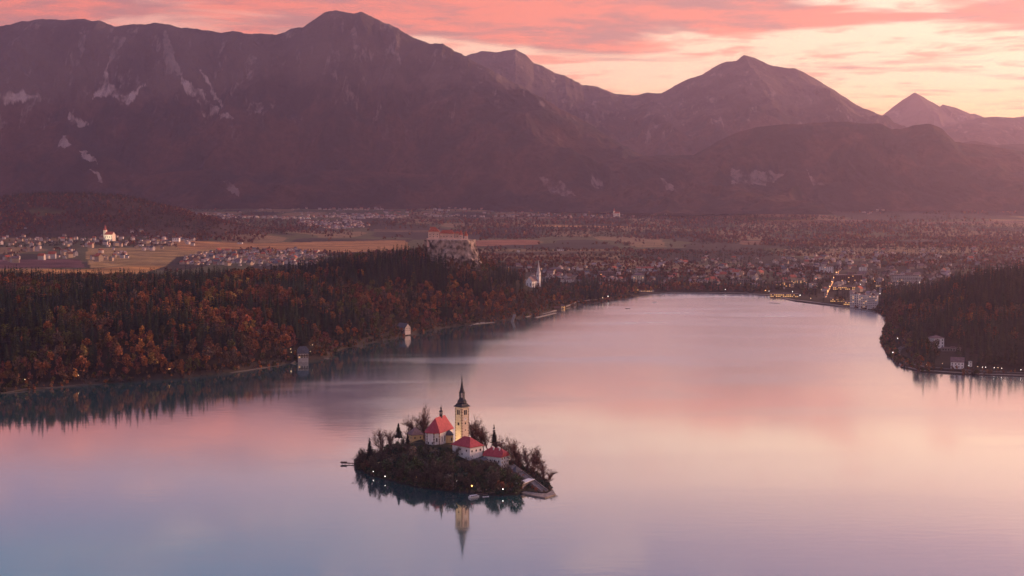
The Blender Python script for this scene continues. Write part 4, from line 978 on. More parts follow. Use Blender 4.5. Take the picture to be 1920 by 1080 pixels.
while ns < 240 and tries < 16000:
    tries += 1; x = random.uniform(-122, 28); y = random.uniform(925, 1105) if tries % 2 else random.uniform(940, 1000); z = IZ(x, y); sdv = -float(sdist(np.array([x]), np.array([y]), IP)[0])
    if sdv < .4: continue
    if any((x-a)**2+(y-b)**2 < r_*r_ for a, b, r_ in blk): continue
    w0 = Vector((x, y, 0))-Vector((s0.x, s0.y, 0)); dn = Vector(((s1-s0).x, (s1-s0).y, 0)); t_ = w0.dot(dn)/dn.length_squared
    if 0 < t_ < 1 and (w0-dn*t_).length < 4.5: continue
    if any((x-a)**2+(y-b)**2 < 15 for a, b in placed): continue
    px_, _ = proj(x, y, z); zmax = H-(capy(px_)-368)*y/F; hmax = zmax-z; h = random.uniform(5, 15)
    behind = y > 1062
    if behind and random.random() < .6: continue
    if not behind: h = min(h, hmax)
    else: h = min(h, 9)
    if h < 2.6: continue
    if 976 < px_ < 1012 and y < 975: h = min(h, 4)
    nm = random.choice(['dark olive', 'dark olive', 'dark green', 'grey brown', 'dull brown']) if px_ < 930 else random.choice(['rusty', 'dull brown', 'dark olive', 'rusty'])
    placed.append((x, y)); ns += 1
    if random.random() < .38 and h > 5: bare_tree(x, y, z-.2, h, 'greyish bare tree among the bushes on the slopes of the island', 'bare trees among the island bushes', random.random() < .6); continue
    side_ = 'left end' if px_ < 735 else ('front slope below the church' if px_ < 850 else ('front slope below the large red-roofed house' if px_ < 925 else 'right end near the staircase'))
    if behind: side_ = 'back of the island'
    e = empty('bush_tree', (x, y, z-.3), random.uniform(0, 6), '%s bushy tree on the island, %s' % (nm, side_), 'tree', '%s bushy trees, %s' % (nm, side_))
    e.scale = (h/9*random.uniform(.9, 1.25), h/9*random.uniform(.9, 1.25), h/9); link('crown', random.choice(shr[nm]), e); link('trunk', trk, e).scale = (.5, .5, .3)
ux = []; uy = []
for i in range(len(IP)):
    (ax_, ay_), (bx_, by_) = IP[i-1], IP[i]; L_ = math.hypot(bx_-ax_, by_-ay_); nx_, ny_ = -(by_-ay_)/L_, (bx_-ax_)/L_
    if ISH[i][0] > 972 and ISH[i][1] > 908: continue
    for k in range(int(L_/.8)):
        t = random.random(); o_ = random.uniform(.1, 6); ux.append(ax_+(bx_-ax_)*t+nx_*o_); uy.append(ay_+(by_-ay_)*t+ny_*o_)
ux = np.array(ux); uy = np.array(uy); uz, us = island_z(ux, uy); k_ = us > .02; ux, uy, uz = ux[k_], uy[k_], uz[k_]; m_ = len(ux)
IB = [broad_np(4, 2.3, 90, c, 600+i, leaf=.7, lobes=6, low=0) for i, c in enumerate(GR.values())]
tag(scatter('island_undergrowth', IB, rng.choice([0, 1, 2, 4, 0, 2], m_), ux, uy, uz-.9, rng.uniform(.5, 1.15, m_), rng.uniform(0, 6.28, m_), rng.uniform(.6, 1.3, (m_, 1))*np.ones((1, 3))), kind='stuff')
for px, py, nm, h in ((972, 901, 'rusty', 7), (982, 898, 'rusty', 6)):
    x, y = G(px, py, 3); z = IZ(x, y); e = empty('bush_tree', (x, y, z), 0, 'bright rust-red bush %s the boathouse' % ('left of' if px < 975 else 'directly above'), 'tree'); e.scale = (h/9,)*3; link('crown', shr[nm][0], e); link('trunk', trk, e).scale = (.5, .5, .25)
# ------------------------------------------------------------------ shore houses
def place(px, py, z0=5): return gpix(px, py, z0)
x, y, z = place(568, 663)
av = building('alpine_villa', 'tall villa with a steep grey roof and lit ground floor on the left shore', 'house', (x, y, z), R(12), 13, 11, 6.0, 8.5, 'half', 'town_white', 'roof_grey',
              [(0, 4, 2, .8, 2.7, 1.5, 1.5), (1, 3, 2, .8, 2.7, 1.2, 1.4)], lit=.3, base=5)
mb = MB(); mb.box(0, -6.6, 3.0, 12, 2.0, .3); mb.box(0, -7.6, 3.31, 12, .12, .9); mb.build('balcony', M['wood'], av)
mb = MB(); mb.roof(5, 5.5, 0, 3.4, 0); mb.build('dormer', M['roof_grey'], av, (-1.5, -2.5, 9.6))
x, y, z = place(757, 619)
building('shore_house', 'white gabled house with a grey roof among orange trees on the castle-side shore', 'house', (x, y, z), R(-38), 17, 12, 6.0, 6.0, 'gable', 'town_white', 'roof_grey',
         [(0, 4, 2, .9, 2.9, 1.2, 1.4), (1, 3, 2, .9, 2.9, 1.2, 1.4)], lit=.0, base=5)
x, y, z = place(1755, 652)
vl = building('white_villa', 'square white villa with a shallow roof and tall windows on the wooded right shore', 'villa', (x, y, z), R(14), 15.5, 14, 13.5, 3.0, 'hip', 'plaster_white', 'roof_mauve',
         [(0, 3, 3, 1.6, 4.1, 1.5, 2.2), (3, 3, 3, 1.6, 4.1, 1.4, 2.1)], ov=.8, base=6)
mb = MB(); mb.box(0, 0, 9.2, 15.9, 14.4, .35); mb.build('cornice', M['plaster_white'], vl)
x, y, z = place(1783, 658)
building('terrace_house', 'long low terrace building on the slope right of the white villa', 'building', (x, y, z), R(-12), 24, 8, 4.0, 1.2, 'flat', 'concrete', 'roof_mauve', [(0, 7, 1, 1.0, 3, 1.6, 1.8)], base=5)
x, y, z = place(1795, 690)
building('boat_club_house', 'white gabled house behind the trees beside the right promenade lamps', 'house', (x, y, z), R(-20), 15, 11, 8, 5, 'gable', 'plaster_white', 'roof_mauve', [(0, 4, 2, 1.3, 3.4, 1.2, 1.5), (3, 2, 2, 1.3, 3.4, 1.2, 1.5)], base=4)
x, y, z = place(1819, 687)
building('kiosk', 'narrow white kiosk standing on the right promenade', 'kiosk', (x, y, z), R(5), 3.2, 3.2, 6.4, 1.2, 'pyramid', 'plaster_white', 'roof_grey', [(0, 1, 2, 1, 3, 1.2, 1.5)], ov=.3)
x, y, z = place(484, 543)
building('hillside_pavilion', 'long flat pale building in a clearing on the wooded hill left of the castle rock', 'building', (x, y, z), R(-14), 34, 12, 6, 1.4, 'flat', 'concrete', 'roof_mauve', [(0, 8, 1, 1.4, 3, 2.2, 2.2)], base=6)

# castle on its rock
CXc, CYc = (840-960)/F*2462, 2462; cz = 131.0
rk_n = 90; rk_m = 26; vs = []
for j in range(rk_m):
    t = j/(rk_m-1)
    for k in range(rk_n):
        a = 2*PI*k/rk_n; sx_, sy_ = 50, 34
        e_ = 1+.26*fbm(np.array([math.cos(a)*2.2+5]), np.array([math.sin(a)*2.2+t*.8]), 3, 7)[0]+.13*fbm(np.array([math.cos(a)*7+9]), np.array([math.sin(a)*7+t*5]), 4, 8)[0]
        fl_ = 1+(1-t)**1.4*(.42 if math.sin(a) < 0 else .2)
        top = .2*fbm(np.array([a*3]), np.array([0.]), 3, 9)[0]
        r_ = e_*fl_
        vs.append((math.cos(a)*sx_*r_+(1-t)*6, math.sin(a)*sy_*r_, 78*t-78+top*8*t))
vs.append((0, 0, .5))
fs = [(j*rk_n+k, j*rk_n+(k+1) % rk_n, (j+1)*rk_n+(k+1) % rk_n, (j+1)*rk_n+k) for j in range(rk_m-1) for k in range(rk_n)]
fs += [((rk_m-1)*rk_n+k, (rk_m-1)*rk_n+(k+1) % rk_n, len(vs)-1) for k in range(rk_n)]
mb = MB(); mb.add(vs, fs); tag(mb.build('castle_rock', M['rock'], None, (CXc+3, CYc+2, cz)), kind='structure')
M['castle_wall'] = mat('castle_plaster', (.74, .52, .42), .9, .15, .1)
ca_ = empty('castle', (CXc, CYc-4, cz-1), 0, 'pale castle with red roofs on top of the rocky cliff', 'castle')
def cpart(px0, px1, ytop, yeave, d, name='palace', kind='hip', oy=0, roofm='roof_rust', rz=0):
    x0 = (px0-840)/F*2462; x1 = (px1-840)/F*2462; w_ = x1-x0; z1 = H-(yeave-368)*2462/F-(cz-1); zt = H-(ytop-368)*2462/F-(cz-1)
    mb = MB(); mb.box(0, 0, -10, w_, d, z1+10); o_ = mb.build(name, M['castle_wall'], ca_, ((x0+x1)/2, oy, 0), rz)
    if kind == 'flat': return o_
    mb = MB()
    if kind == 'cone': mb.lathe([(w_*.62, z1+.02), (w_*.58, z1+.4), (.1, zt)], 10)
    else: mb.roof(w_+1.4, d+1.4, z1+.02, zt-z1, max(0, w_-d) if kind == 'hip' else w_+1.4)
    r_ = mb.build('roof', M[roofm], o_); n_c = max(1, int(w_/5))
    for c in range(n_c):
        for rr in range(max(1, int((z1-1)/4))): window(o_, (c+.5)/n_c*w_-w_/2, -d/2-.03, 2+rr*4, 1.3, 1.7, 0)
    return o_
cpart(803.5, 824, 425.5, 434, 14); cpart(824.5, 852, 431.5, 437.5, 10, oy=4); cpart(843, 850.5, 430.5, 438, 7, 'chapel', 'hip', -3)
cpart(853, 862, 433, 437.5, 8, 'gate_house', 'hip', 6); cpart(861, 868, 430.5, 440, 7, 'round_tower', 'cone', -2); cpart(871, 877, 431, 442, 6, 'watch_tower', 'cone', 0); cpart(806, 809, 424, 428, 4, 'turret', 'cone', 2)
mb = MB()
strip_box(mb, (-38, -8, 0), (20, -9, 0), 1.2, -12, 4); strip_box(mb, (20, -9, 0), (36, -4, 0), 1.2, -14, 3); mb.build('curtain_wall', M['castle_wall'], ca_)

# parish church with the needle spire
x, y, z = place(998, 538)
pc_ = building('parish_church', 'pink-white church with a steep roof at the lake edge below the castle', 'church', (x, y, z), R(60), 30, 15, 13, 10, 'gable', 'plaster_white', 'roof_mauve', [(0, 5, 1, 3, 3, 1.5, 6), (3, 2, 1, 3, 3, 1.5, 6)], base=8)
lx_ = (1010-998)/F*y; c_, s_ = math.cos(-R(60)), math.sin(-R(60)); ox, oy = lx_, 10
lo = (ox*c_-oy*s_, ox*s_+oy*c_, 0); k_ = y/F
mb = MB(); mb.box(0, 0, -6, 7, 7, 30+6); t_ = mb.build('tower', M['plaster_white'], pc_, lo)
mb = MB(); mb.lathe([(5.2, 30.02), (4.2, 31.5), (2.2, 41), (.15, 58)], 8, rot=PI/8); mb.build('spire', M['spire_pale'], t_)
for a in range(4): window(t_, 3.53*math.sin(a*PI/2), -3.53*math.cos(a*PI/2), 22, 1.6, 4, a*PI/2)

# hotels and larger buildings of the lakeside town
def hotel(px, py, wpx, floors, bays, rz, d, label, name='hotel', wall='concrete', roof='roof_mauve', kind='flat', lit=.12, rh=2.5, fh=3.2, band=False, side=True):
    X_, Y_, Z_ = place(px, py); w_ = wpx/F*Y_; h_ = floors*fh+.6
    wins = [(0, bays, floors, .9, fh, w_/bays*.55, 1.7)]
    if side: wins.append((3 if rz < 0 else 1, max(2, int(d/5)), floors, .9, fh, 1.5, 1.6))
    e = building(name, label, 'hotel' if name == 'hotel' else 'building', (X_, Y_, Z_), rz, w_, d, h_, rh, kind, wall, roof, wins, lit=lit, base=8, ov=.5 if kind == 'flat' else .8)
    if band:
        for f_ in range(floors):
            mb = MB(); mb.box(0, -d/2-.8, f_*fh+.4, w_, 1.5, .2); mb.box(0, -d/2-1.5, f_*fh+.601, w_, .1, .8); mb.build('balcony', M['plaster_white'], e)
    return e
hotel(1603, 574, 16, 7, 4, R(-24), 16, 'left block of the stepped white lakeside hotel', band=True, wall='plaster_white')
hotel(1619, 577, 15, 7, 4, R(-24), 16, 'middle block of the stepped white lakeside hotel above the lit entrance', band=True, wall='plaster_white')
hotel(1636, 578, 18, 7, 5, R(-24), 16, 'right block of the stepped white lakeside hotel', band=True, wall='plaster_white')
hotel(1698, 531, 52, 6, 14, R(-3), 20, 'long six-storey hotel with white balcony bands behind the lake town', band=True, wall='concrete', lit=.06, rh=4)
hotel(1590, 529, 48, 5, 12, R(4), 24, 'wide dark terraced hotel right of the bright road', wall='roof_brown', lit=.25, rh=6)
hotel(1582, 543, 46, 2, 14, R(2), 20, 'low brightly lit pavilion row under the dark terraced hotel', name='shopping_pavilion', wall='roof_brown', lit=.6, rh=1)
hotel(1470, 557, 52, 2, 16, R(-6), 14, 'low lakeside restaurant with a long row of lit windows', name='restaurant', wall='wood', lit=.7, rh=1.4)
hotel(1570, 566, 26, 2, 8, R(-14), 12, 'lit restaurant pavilion at the water left of the white hotel', name='restaurant', wall='wood', lit=.8, rh=1)
hotel(1592, 572, 20, 2, 7, R(-16), 12, 'lit terrace restaurant directly in front of the white hotel', name='restaurant', wall='wood', lit=.8, rh=1)
hotel(1467, 540, 28, 4, 8, R(3), 18, 'dark block hotel with scattered lit windows behind the lakeside restaurant', wall='roof_brown', lit=.35)
hotel(1497, 531, 30, 2, 9, R(0), 14, 'flat building with a lit upper front left of the bright road', name='congress_hall', wall='concrete', lit=.6)
hotel(1522, 540, 18, 3, 5, R(5), 14, 'pale pink flat-roofed block just left of the bright road', name='office_building', wall='plaster_white', lit=.1)
hotel(1549, 510, 24, 4, 7, R(0), 14, 'white four-storey block behind the top of the bright road', name='apartment_building', wall='plaster_white', lit=.05)
hotel(1618, 508, 12, 3, 4, R(8), 12, 'small bright white house above the dark terraced hotel', name='apartment_building', wall='plaster_white', lit=0)
hotel(1656, 540, 30, 2, 8, R(-3), 14, 'low bright-lit shop building under the long six-storey hotel', name='shop_building', wall='plaster_cream', lit=.5)
hotel(1690, 536, 40, 1, 10, R(-3), 12, 'long white single-storey annex in front of the six-storey hotel', name='shop_building', wall='plaster_white', lit=.2)
hotel(1063, 530, 30, 2, 9, R(6), 14, 'flat white two-storey hotel right of the parish church', wall='plaster_white', lit=.1)
hotel(1031, 524, 16, 2, 5, R(5), 12, 'pinkish low hotel wing between the parish church and the flat white hotel', wall='plaster_white', lit=.1)
hotel(1042, 512, 24, 3, 8, R(3), 14, 'reddish hotel block behind the parish church', wall='roof_mauve', lit=.1, kind='hip', rh=4)
hotel(1136, 517, 26, 3, 8, R(0), 14, 'dull red long building in the middle of the far shore', name='school_building', wall='roof_mauve', lit=.0, kind='flat')
hotel(1197, 527, 20, 4, 6, R(-3), 14, 'grand pale house with a steep roof above the lit boat landing', name='grand_hotel', wall='plaster_cream', roof='roof_mauve', lit=.05, kind='hip', rh=5)
hotel(1212, 547, 28, 1, 8, R(-2), 10, 'lit lakeside cafe with pale awnings at the far end of the lake', name='cafe', wall='canvas', lit=.8, rh=.8)
hotel(1148, 536, 10, 2, 3, R(20), 10, 'small gabled white house in the trees left of the lit cafe', name='boarding_house', wall='plaster_white', roof='roof_mauve', lit=.1, kind='gable', rh=4)
hotel(1395, 535, 20, 4, 5, R(0), 14, 'grey-brown block among dark trees on the far shore', name='apartment_building', wall='concrete', lit=.05)
hotel(1216, 508, 24, 2, 7, R(0), 12, 'pink row building with a red roof above the far shore trees', name='row_house', wall='plaster_white', roof='roof_rust', lit=.0, kind='hip', rh=4)
X_, Y_, Z_ = place(1056, 578); building('rowing_shed', 'small lit orange shed standing at the water beside the rowing docks', 'shed', (X_, Y_, .6), R(-10), 6, 5, 4.5, 2, 'gable', 'plaster_yellow_and_lit', 'roof_mauve', [(0, 2, 1, 1, 3, 1.6, 2.2)], lit=1)
X_, Y_, Z_ = place(1035, 574); building('boat_shed', 'long low brown boat shed beside the rowing docks', 'shed', (X_, Y_+8, .8), R(24), 34, 8, 4, 2.4, 'gable', 'wood', 'roof_brown', [(0, 8, 1, 1, 3, 1.6, 1.4)])

# ordinary houses
wallc = [('white', 'town_white'), ('cream', 'town_cream')]; roofc = [('red', 'roof_rust'), ('brown', 'roof_brown'), ('mauve', 'roof_mauve'), ('dark grey', 'roof_grey')]
hm_ = {}
for wn_, wm_ in wallc:
    for rn_, rm_ in roofc:
        a = MB(); a.box(0, 0, -3, 12.5, 9.5, 9); 
        for sx in (-1, 1): a.add([(sx*6.25, -4.75, 6), (sx*6.25, 4.75, 6), (sx*6.25, 0, 10.0)], [(0, 1, 2)])
        c = MB()
        for sy in (-1, 1):
            vs = [(-6.9, 5.6*sy, 5.3), (6.9, 5.6*sy, 5.3), (6.9, 0, 10.1), (-6.9, 0, 10.1)]; vs += [(p, q, r+.3) for p, q, r in vs]
            c.add(vs, [(0, 1, 2, 3), (7, 6, 5, 4), (0, 4, 5, 1), (1, 5, 6, 2), (2, 6, 7, 3), (3, 7, 4, 0)])
        hm_[wn_, rn_] = (a.mesh('wall', M[wm_]), c.mesh('roof', M[rm_]))
hk = list(hm_)
wb = MB(); wb.box(0, 0, 0, 9, .1, 1.4); row_w = None
def town_spots(poly, n, mind, zz=20):
    xs = [p[0] for p in poly]; ys = [p[1] for p in poly]; out = []; t = 0
    while len(out) < n and t < n*40:
        t += 1; px, py = random.uniform(min(xs), max(xs)), random.uniform(min(ys), max(ys))
        if not inside(np.array([px]), np.array([py]), poly)[0]: continue
        if any((px-a)**2+((py-b)*2.2)**2 < mind**2 for a, b in out): continue
        out.append((px, py))
    return out
AREA = {'lake': ('in the lakeside town', 135, 5.2), 'plain': ('in the village behind the wooded hill', 95, 4.2), 'hill': ('under the far left hill', 70, 3.6)}
big = [(o_.location.x, o_.location.y) for o_ in COL.objects if o_.parent is None and o_.get('category') in ('hotel', 'building', 'church', 'shed', 'house')]
for ar, (txt, n, md) in AREA.items():
    for px, py in town_spots(TOWNS[ar], n, md):
        X_, Y_, Z_ = place(px, py)
        if any(abs(X_-a) < 45 and abs(Y_-b) < 45 for a, b in big): continue
        k = random.choice(hk); s_ = random.uniform(.8, 1.3)
        if ar == 'lake': wh = 'left of the bright road' if px < 1550 else 'right of the bright road'; wh = 'near the parish church' if px < 1130 else wh
        elif ar == 'plain': wh = 'left half' if px < 470 else 'right half'
        else: wh = 'left of the lit white church' if px < 205 else 'right of the lit white church'
        sz = 'big' if s_ > 1.12 else ('small' if s_ < .93 else 'middling')
        lab = '%s %s %s-roofed house %s, %s' % (sz, k[0], k[1].replace(' ', '-'), txt, wh)
        e = empty('town_house' if ar == 'lake' else 'village_house', (X_, Y_, Z_), random.uniform(-.9, .9)+random.choice((0, PI/2)), lab, 'house', lab.replace('house', 'houses', 1)); e.scale = (s_,)*3
        link('wall', hm_[k][0], e); link('roof', hm_[k][1], e)
# hundreds more, too far to count
def np_house(wc, rc):
    v = []; c = []; f = []
    a = [(-7, -5, -3), (7, -5, -3), (7, 5, -3), (-7, 5, -3), (-7, -5, 6), (7, -5, 6), (7, 5, 6), (-7, 5, 6)]
    v += a; c += [wc]*8; f += [(0, 1, 5, 4), (1, 2, 6, 5), (2, 3, 7, 6), (3, 0, 4, 7)]
    b_ = [(-7.4, -5.6, 5.9), (7.4, -5.6, 5.9), (7.4, 5.6, 5.9), (-7.4, 5.6, 5.9), (-7.4, 0, 10.4), (7.4, 0, 10.4)]
    v += b_; c += [rc]*6; f += [(8, 9, 13, 12), (10, 11, 12, 13), (9, 10, 13, 13), (11, 8, 12, 12)]
    return np.array(v, float), np.array(f)[:6], np.array(c)
HPn = [np_house(a, b) for a in ((.52, .46, .44), (.42, .32, .26)) for b in ((.30, .10, .07), (.14, .08, .07), (.34, .26, .26), (.13, .13, .15))]
hp = []
for ar, n, md in (('lake', 420, 3.6), ('plain', 170, 3.0), ('hill', 190, 2.6), ('far1', 620, 1.5), ('far2', 110, 1.8), ('far3', 420, 1.6), ('far4', 300, 1.6)):
    hp += town_spots(TOWNS[ar], n, md)
hp = np.array(hp); zz = np.full(len(hp), 40.)
for _ in range(14):
    u_ = (hp[:, 0]-960)/F; v_ = (540-hp[:, 1])/F; dz_ = -sa+v_*ca; t_ = (zz-H)/dz_; HX, HY = u_*t_, (ca+v_*sa)*t_
    zz = .5*zz+.5*ground(HX, HY)[0]
k_ok = (HY > 2700) & (HY < 9700); HX, HY, zz = HX[k_ok], HY[k_ok], zz[k_ok]; nh = len(HX)
M['leaf_h'] = mat('distant_plaster_and_tiles', None, .9, .1, .05, attr='Col')
o_ = scatter('distant_houses', HPn, rng.integers(0, len(HPn), nh), HX, HY, zz, rng.uniform(.6, 1.15, nh)*np.clip(HY/6000, .8, 1.25), rng.uniform(0, 6.28, nh))
o_.data.materials.clear(); o_.data.materials.append(M['leaf_h']); tag(o_, kind='stuff')
# landmark churches and halls out on the plain
def small_church(px, py, s, label, wall='plaster_white', lit=False, roof='roof_rust'):
    X_, Y_, Z_ = place(px, py, 50); e = building('village_church', label, 'church', (X_, Y_, Z_), R(-20), 24*s, 13*s, 11*s, 7*s, 'gable', wall, roof, [(0, 4, 1, 3*s, 3, 1.5*s, 4*s)], base=8)
    mb = MB(); mb.box(0, 0, -6, 7*s, 7*s, 22*s+6); t_ = mb.build('tower', M[wall], e, (-14*s, 0, 0)); mb = MB(); mb.lathe([(5.2*s, 22*s+.02), (4*s, 25*s), (2*s, 27*s), (2.2*s, 29*s), (.2, 36*s)], 8, rot=PI/8); mb.build('spire', M[roof], t_)
    return e
M['plaster_bright'] = mat('floodlit_plaster', (.85, .74, .6), .9, .05, .5)  # warm floodlight glow put into the plaster colour
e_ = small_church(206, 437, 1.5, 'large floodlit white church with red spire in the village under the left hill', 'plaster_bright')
v_ = e_.location; flood((v_.x-10, v_.y-40, v_.z+1), (v_.x, v_.y, v_.z+18), 50000, (1, .85, .6), 'floodlight on the grass before the village church', R(80))
small_church(20, 389, .9, 'small white chapel high on the far left hill', 'plaster_white')
small_church(527, 381, 1.0, 'lone white chapel on the mountain foot above the far town', 'plaster_white')
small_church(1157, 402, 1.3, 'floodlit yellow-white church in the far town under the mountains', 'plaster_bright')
def hall(px, py, wpx, hgt, label, m='plaster_white', rz=0, dd=18):
    X_, Y_, Z_ = place(px, py, 50); w_ = wpx/F*Y_
    building('factory_hall', label, 'hall', (X_, Y_, Z_), rz, w_, dd, hgt, 2, 'flat', m, 'roof_mauve', [(0, max(3, int(w_/9)), 1, 1.5, 3, 4, 2.5)], base=6)
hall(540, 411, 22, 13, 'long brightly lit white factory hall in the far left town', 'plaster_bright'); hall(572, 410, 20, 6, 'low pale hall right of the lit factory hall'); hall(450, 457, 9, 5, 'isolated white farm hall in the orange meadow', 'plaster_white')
hall(1051, 470, 12, 5, 'white-roofed barn by the dark wood behind the lake'); hall(972, 474, 6, 8, 'small white farmhouse in the fields behind the castle rock'); hall(330, 430, 13, 6, 'pale barn at the right end of the hill village'); hall(594, 472, 8, 5, 'small barn at the right end of the orange meadow')
hall(395, 446, 5, 9, 'bright yellow-white house alone on the meadow right of the hill village', 'plaster_bright', 0, 10); hall(262, 461, 13, 5, 'white farm sheds on the meadow below the hill village')

# ------------------------------------------------------------------ roads, promenade, docks, lights
def ribbon(name, pts, wd, z=None, m='asphalt', lift=.25):
    P = []
    for px, py in pts:
        X_, Y_, Z_ = place(px, py, 2); P.append(Vector((X_, Y_, (Z_ if z is None else z)+lift)))
    Q = []
    for a, b in zip(P[:-1], P[1:]):
        n = max(1, int((b-a).length/8))
        for k in range(n):
            p = a.lerp(b, k/n); 
            if z is None: p.z = float(ground(np.array([p.x]), np.array([p.y]))[0][0])+lift
            Q.append(p)
    Q.append(P[-1]); mb = MB(); vs = []
    for i, p in enumerate(Q):
        d = (Q[min(i+1, len(Q)-1)]-Q[max(i-1, 0)]); d.z = 0; nrm = Vector((-d.y, d.x, 0)).normalized()*wd/2
        vs += [tuple(p-nrm), tuple(p+nrm), tuple(p+nrm+Vector((0, 0, -1.5))), tuple(p-nrm+Vector((0, 0, -1.5)))]
    fs = []
    for i in range(len(Q)-1):
        for k in range(4): a = 4*i+k; c = 4*i+(k+1) % 4; fs.append((a, a+4, c+4, c))
    mb.add(vs, fs); tag(mb.build(name, M[m]), kind='structure'); return Q
Q1 = ribbon('shore_path', [(0, 731), (60, 722), (150, 713), (250, 708), (320, 704), (420, 694), (500, 684), (553, 673)], 2.4, m='asphalt', lift=.5)
Q2 = ribbon('town_road', [(1546, 558), (1549, 550), (1554, 541), (1560, 530), (1566, 518), (1575, 505)], 9)
Q3 = ribbon('shore_road', [(1694, 650), (1686, 655), (1682, 662), (1688, 672), (1700, 680), (1716, 685), (1740, 689), (1790, 693), (1850, 697), (1925, 700)], 7, lift=.6)
Q4 = ribbon('promenade', [(1676, 655), (1673, 664), (1678, 678), (1695, 688), (1730, 695), (1800, 699), (1860, 702), (1925, 704)], 3.4, m='concrete', lift=.5)
Q5 = ribbon('lake_promenade', [(884, 600), (950, 592), (1000, 584), (1040, 576), (1080, 566), (1130, 560), (1185, 553)], 4, m='concrete', lift=.7)
Q6 = ribbon('castle_road', [(880, 594), (920, 586), (965, 577)], 5, m='concrete', lift=2.5)
Q7 = ribbon('waterfront', [(1200, 550), (1260, 548.5), (1330, 549), (1400, 549.5), (1450, 554), (1490, 563), (1550, 570), (1600, 575), (1638, 580)], 5, m='concrete', lift=.8)
# cars with their lights on
def car(p, d, label, group, front=True):
    e = empty('car', tuple(p), math.atan2(d.y, d.x), label, 'car', group)
    if 'b' not in _lm:
        mb = MB(); mb.prism([(-2.1, -.85), (2.1, -.8), (2.1, .8), (-2.1, .85)], .35, .95); mb.prism([(-1.5, -.75), (1.0, -.75), (1.0, .75), (-1.5, .75)], .951, 1.5, [(-1.1, -.62), (.4, -.62), (.4, .62), (-1.1, .62)]); _lm['b'] = mb.mesh('body', M['car_dark'])
        mb = MB(); mb.lathe([(.33, -.12), (.33, .12)], 12); _lm['w'] = mb.mesh('wheel', M['rubber']); mb = MB(); mb.ball((0, 0, 0), .26, 8, 5); _lm['h'] = mb.mesh('headlight', M['lamp_orange'])
    link('body', _lm['b'], e)
    for sx in (-1.35, 1.35):
        for sy in (-.8, .8): link('wheel', _lm['w'], e, (sx, sy, .33)).rotation_euler = (PI/2, 0, 0)
    for sy in (-.6, .6): link('headlight', _lm['h'], e, (2.15, sy, .65))
for i in range(2, len(Q2)-1, 1):
    d = Q2[i-1]-Q2[i]; d.z = 0; n_v = Vector((-d.y, d.x, 0)).normalized()*2.0; car(Q2[i]+n_v, d, 'car with lit headlights in the queue on the bright road into town', 'cars on the bright road into town')
for i in range(2, min(len(Q3)-1, 22), 2):
    d = Q3[i+1]-Q3[i]; n_v = Vector((-d.y, d.x, 0)).normalized()*1.6; car(Q3[i]+n_v, -d, 'car with lit headlights on the curved shore road round the right headland', 'cars on the curved shore road')
for i, (px, py) in enumerate(((47, 714), (54, 712), (147, 706), (317, 694), (319, 698), (545, 655), (546, 660), (586, 648), (582, 665))):
    X_, Y_, Z_ = place(px, py+5); lamp(px, py, 0, 'lamp' if i != 3 else 'lamp_orange', ['street lamp at the far left end of the shore path', 'second street lamp at the far left end of the shore path', 'lone street lamp on the middle of the left shore path', 'bright orange street lamp on the left shore path', 'lower lamp beside the bright orange one on the shore path', 'upper lamp left of the alpine villa', 'lower lamp left of the alpine villa', 'lamp at the roof height right of the alpine villa', 'lamp at the waterside right of the alpine villa'][i], None, .34, 4.5, xyz=(X_, Y_, Z_))
for px, py in ((1767, 688), (1799, 691), (1816, 692), (1833, 694), (1842, 695), (1848, 695), (1864, 696), (1871, 696), (1878, 697), (1914, 700), (1737, 690), (1696, 687)):
    X_, Y_, Z_ = place(px, py); lamp(px, py, 0, 'lamp' if px % 2 else 'lamp_white', 'street lamp in the row along the right shore promenade', 'street lamps along the right promenade', .32, 4.2, xyz=(X_, Y_, Z_))
for px, py, s in ((1674, 667, 'at the tip of the curved right promenade'), (1683, 640, 'in the trees of the right headland'), (1687, 566, 'above the marina at the right end of the town')):
    X_, Y_, Z_ = place(px, py); lamp(px, py, 0, 'lamp_white', 'single street lamp '+s, None, .5, 4.5, xyz=(X_, Y_, Z_))
sp_ = [(1435, 547), (1442, 548), (1486, 549), (1196, 546), (1202, 544), (1236, 541), (1158, 543), (1267, 548), (1296, 549), (1360, 545), (1395, 549), (1130, 561), (1140, 558), (1500, 556), (1508, 552), (1540, 545), (1643, 573), (1650, 553), (1020, 543), (1127, 516), (1075, 545), (895, 530), (1530, 524), (1613, 535), (1640, 529), (1724, 531), (1671, 534), (1668, 537), (1645, 536), (1557, 573), (1520, 562), (1700, 545), (1475, 575)]
for i, (px, py) in enumerate(sp_):
    X_, Y_, Z_ = place(px, py+3)
    if float(ground(np.array([X_]), np.array([Y_]))[1][0]) < 0: continue
    lamp(px, py, 0, random.choice(('lamp', 'lamp_white', 'lamp_orange')), 'street lamp on the far shore %s' % ('near the parish church' if px < 1140 else 'around the lit cafe' if px < 1300 else 'by the lakeside restaurant' if px < 1500 else 'around the hotels'), 'street lamps on the far shore', .6, 6, xyz=(X_, Y_, Z_))
for px, py in ((1552, 552), (1556, 543), (1560, 534), (1563, 526), (1568, 516)):
    X_, Y_, Z_ = place(px, py); lamp(px, py, 0, 'lamp_orange', 'added orange street lamp in place of car light trails on the bright road', 'added orange lamps for the light trails on the bright road', .8, 7, xyz=(X_, Y_, Z_))  # lamps added to give the glow of the car light trails
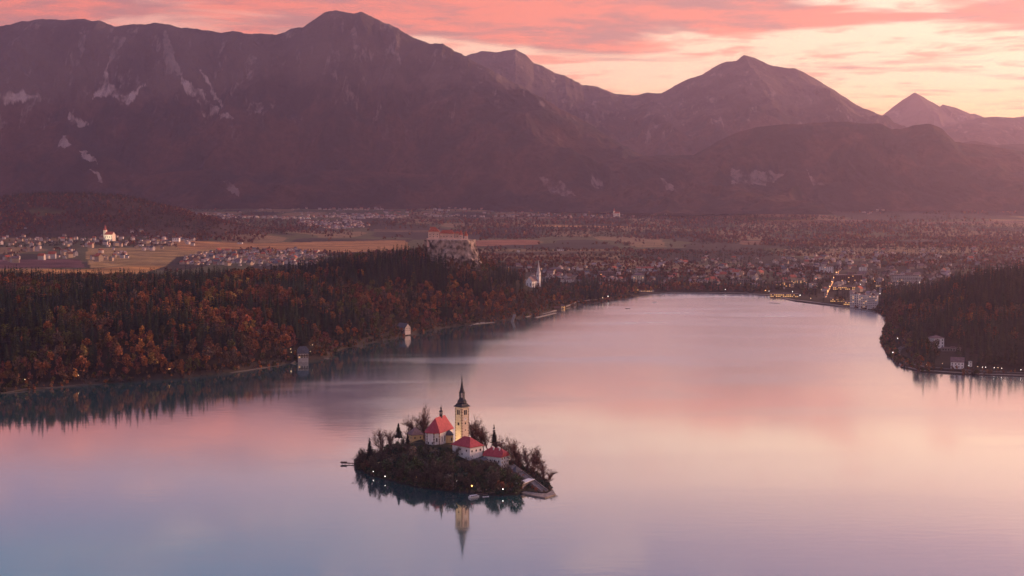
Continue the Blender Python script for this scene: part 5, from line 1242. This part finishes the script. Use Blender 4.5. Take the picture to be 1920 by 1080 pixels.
# docks and boats
def dock(a, b, wd, label):
    a = (*G(*a), 0); b = (*G(*b), 0); e = empty('floating_dock', a, 0, label, 'dock'); mb = MB(); strip_box(mb, (0, 0, 0), (b[0]-a[0], b[1]-a[1], 0), wd, -.3, .7); mb.build('deck', M['concrete'], e)
    n = max(2, int(Vector((b[0]-a[0], b[1]-a[1], 0)).length/18))
    for k in range(n+1): mb = MB(); mb.bar((0, 0, -2), (0, 0, 1.6), .2, 6); mb.build('pile', M['wood'], e, ((b[0]-a[0])*k/n, (b[1]-a[1])*k/n-wd*.5-.1, 0))
dock((984, 594.5), (1034, 582.5), 6, 'long pale floating dock of the rowing centre, nearer the shore'); dock((1004, 596), (1041, 587), 5, 'long pale floating dock of the rowing centre, the outer one')
dock((886, 608.5), (925, 604.5), 5, 'low pale bathing dock at the left end of the rowing shore'); dock((596, 672), (617, 672.5), 3, 'thin white dock in front of the alpine villa'); dock((545, 671), (556, 664), 2.5, 'narrow slip left of the alpine villa')
dock((1610, 578.5), (1640, 584), 4, 'marina dock in front of the white hotel'); dock((1443, 568), (1462, 569.5), 4, 'small pale dock off the lakeside restaurant')
for i, (px, py, L, rz, lb, mm) in enumerate(((1177, 579, 9, 12, 'dark covered wooden boat out on the far end of the lake', 'boat_dark'), (1620, 584, 8, -25, 'pale boat at the left of the marina', 'boat_white'), (1632, 586.5, 8, -20, 'pale boat at the right of the marina', 'boat_white'),
                                             (1227, 567, 8, 5, 'pale boat lying off the lit cafe', 'boat_white'), (1655, 641, 6, 20, 'pale boat lying under the trees of the right headland', 'boat_white'), (893, 606.5, 8, 15, 'first pale boat at the bathing dock', 'boat_white'), (904, 605.5, 8, 12, 'second pale boat at the bathing dock', 'boat_white'))):
    x, y = G(px, py); tour_boat('rowing_boat' if mm == 'boat_dark' else 'motor_boat', lb, (x, y, 0), R(rz), L, mm, cabin=(i in (1, 2)))
#@@HAZE
# ------------------------------------------------------------------ the air
hm = bpy.data.materials.new('haze'); hm.use_nodes = True; hm.node_tree.nodes.clear(); T = NT(hm.node_tree)
pv = T.new('ShaderNodeVolumePrincipled'); pv.inputs['Density'].default_value = 2.7e-5; pv.inputs['Color'].default_value = (.83, .68, 1.0, 1)
pv.inputs['Anisotropy'].default_value = .68
T.l.new(pv.outputs[0], T.new('ShaderNodeOutputMaterial').inputs['Volume'])
hb = MB(); hb.box(0, 10250, -11, 26000, 22500, 2200); tag(hb.build('haze', hm), kind='stuff')
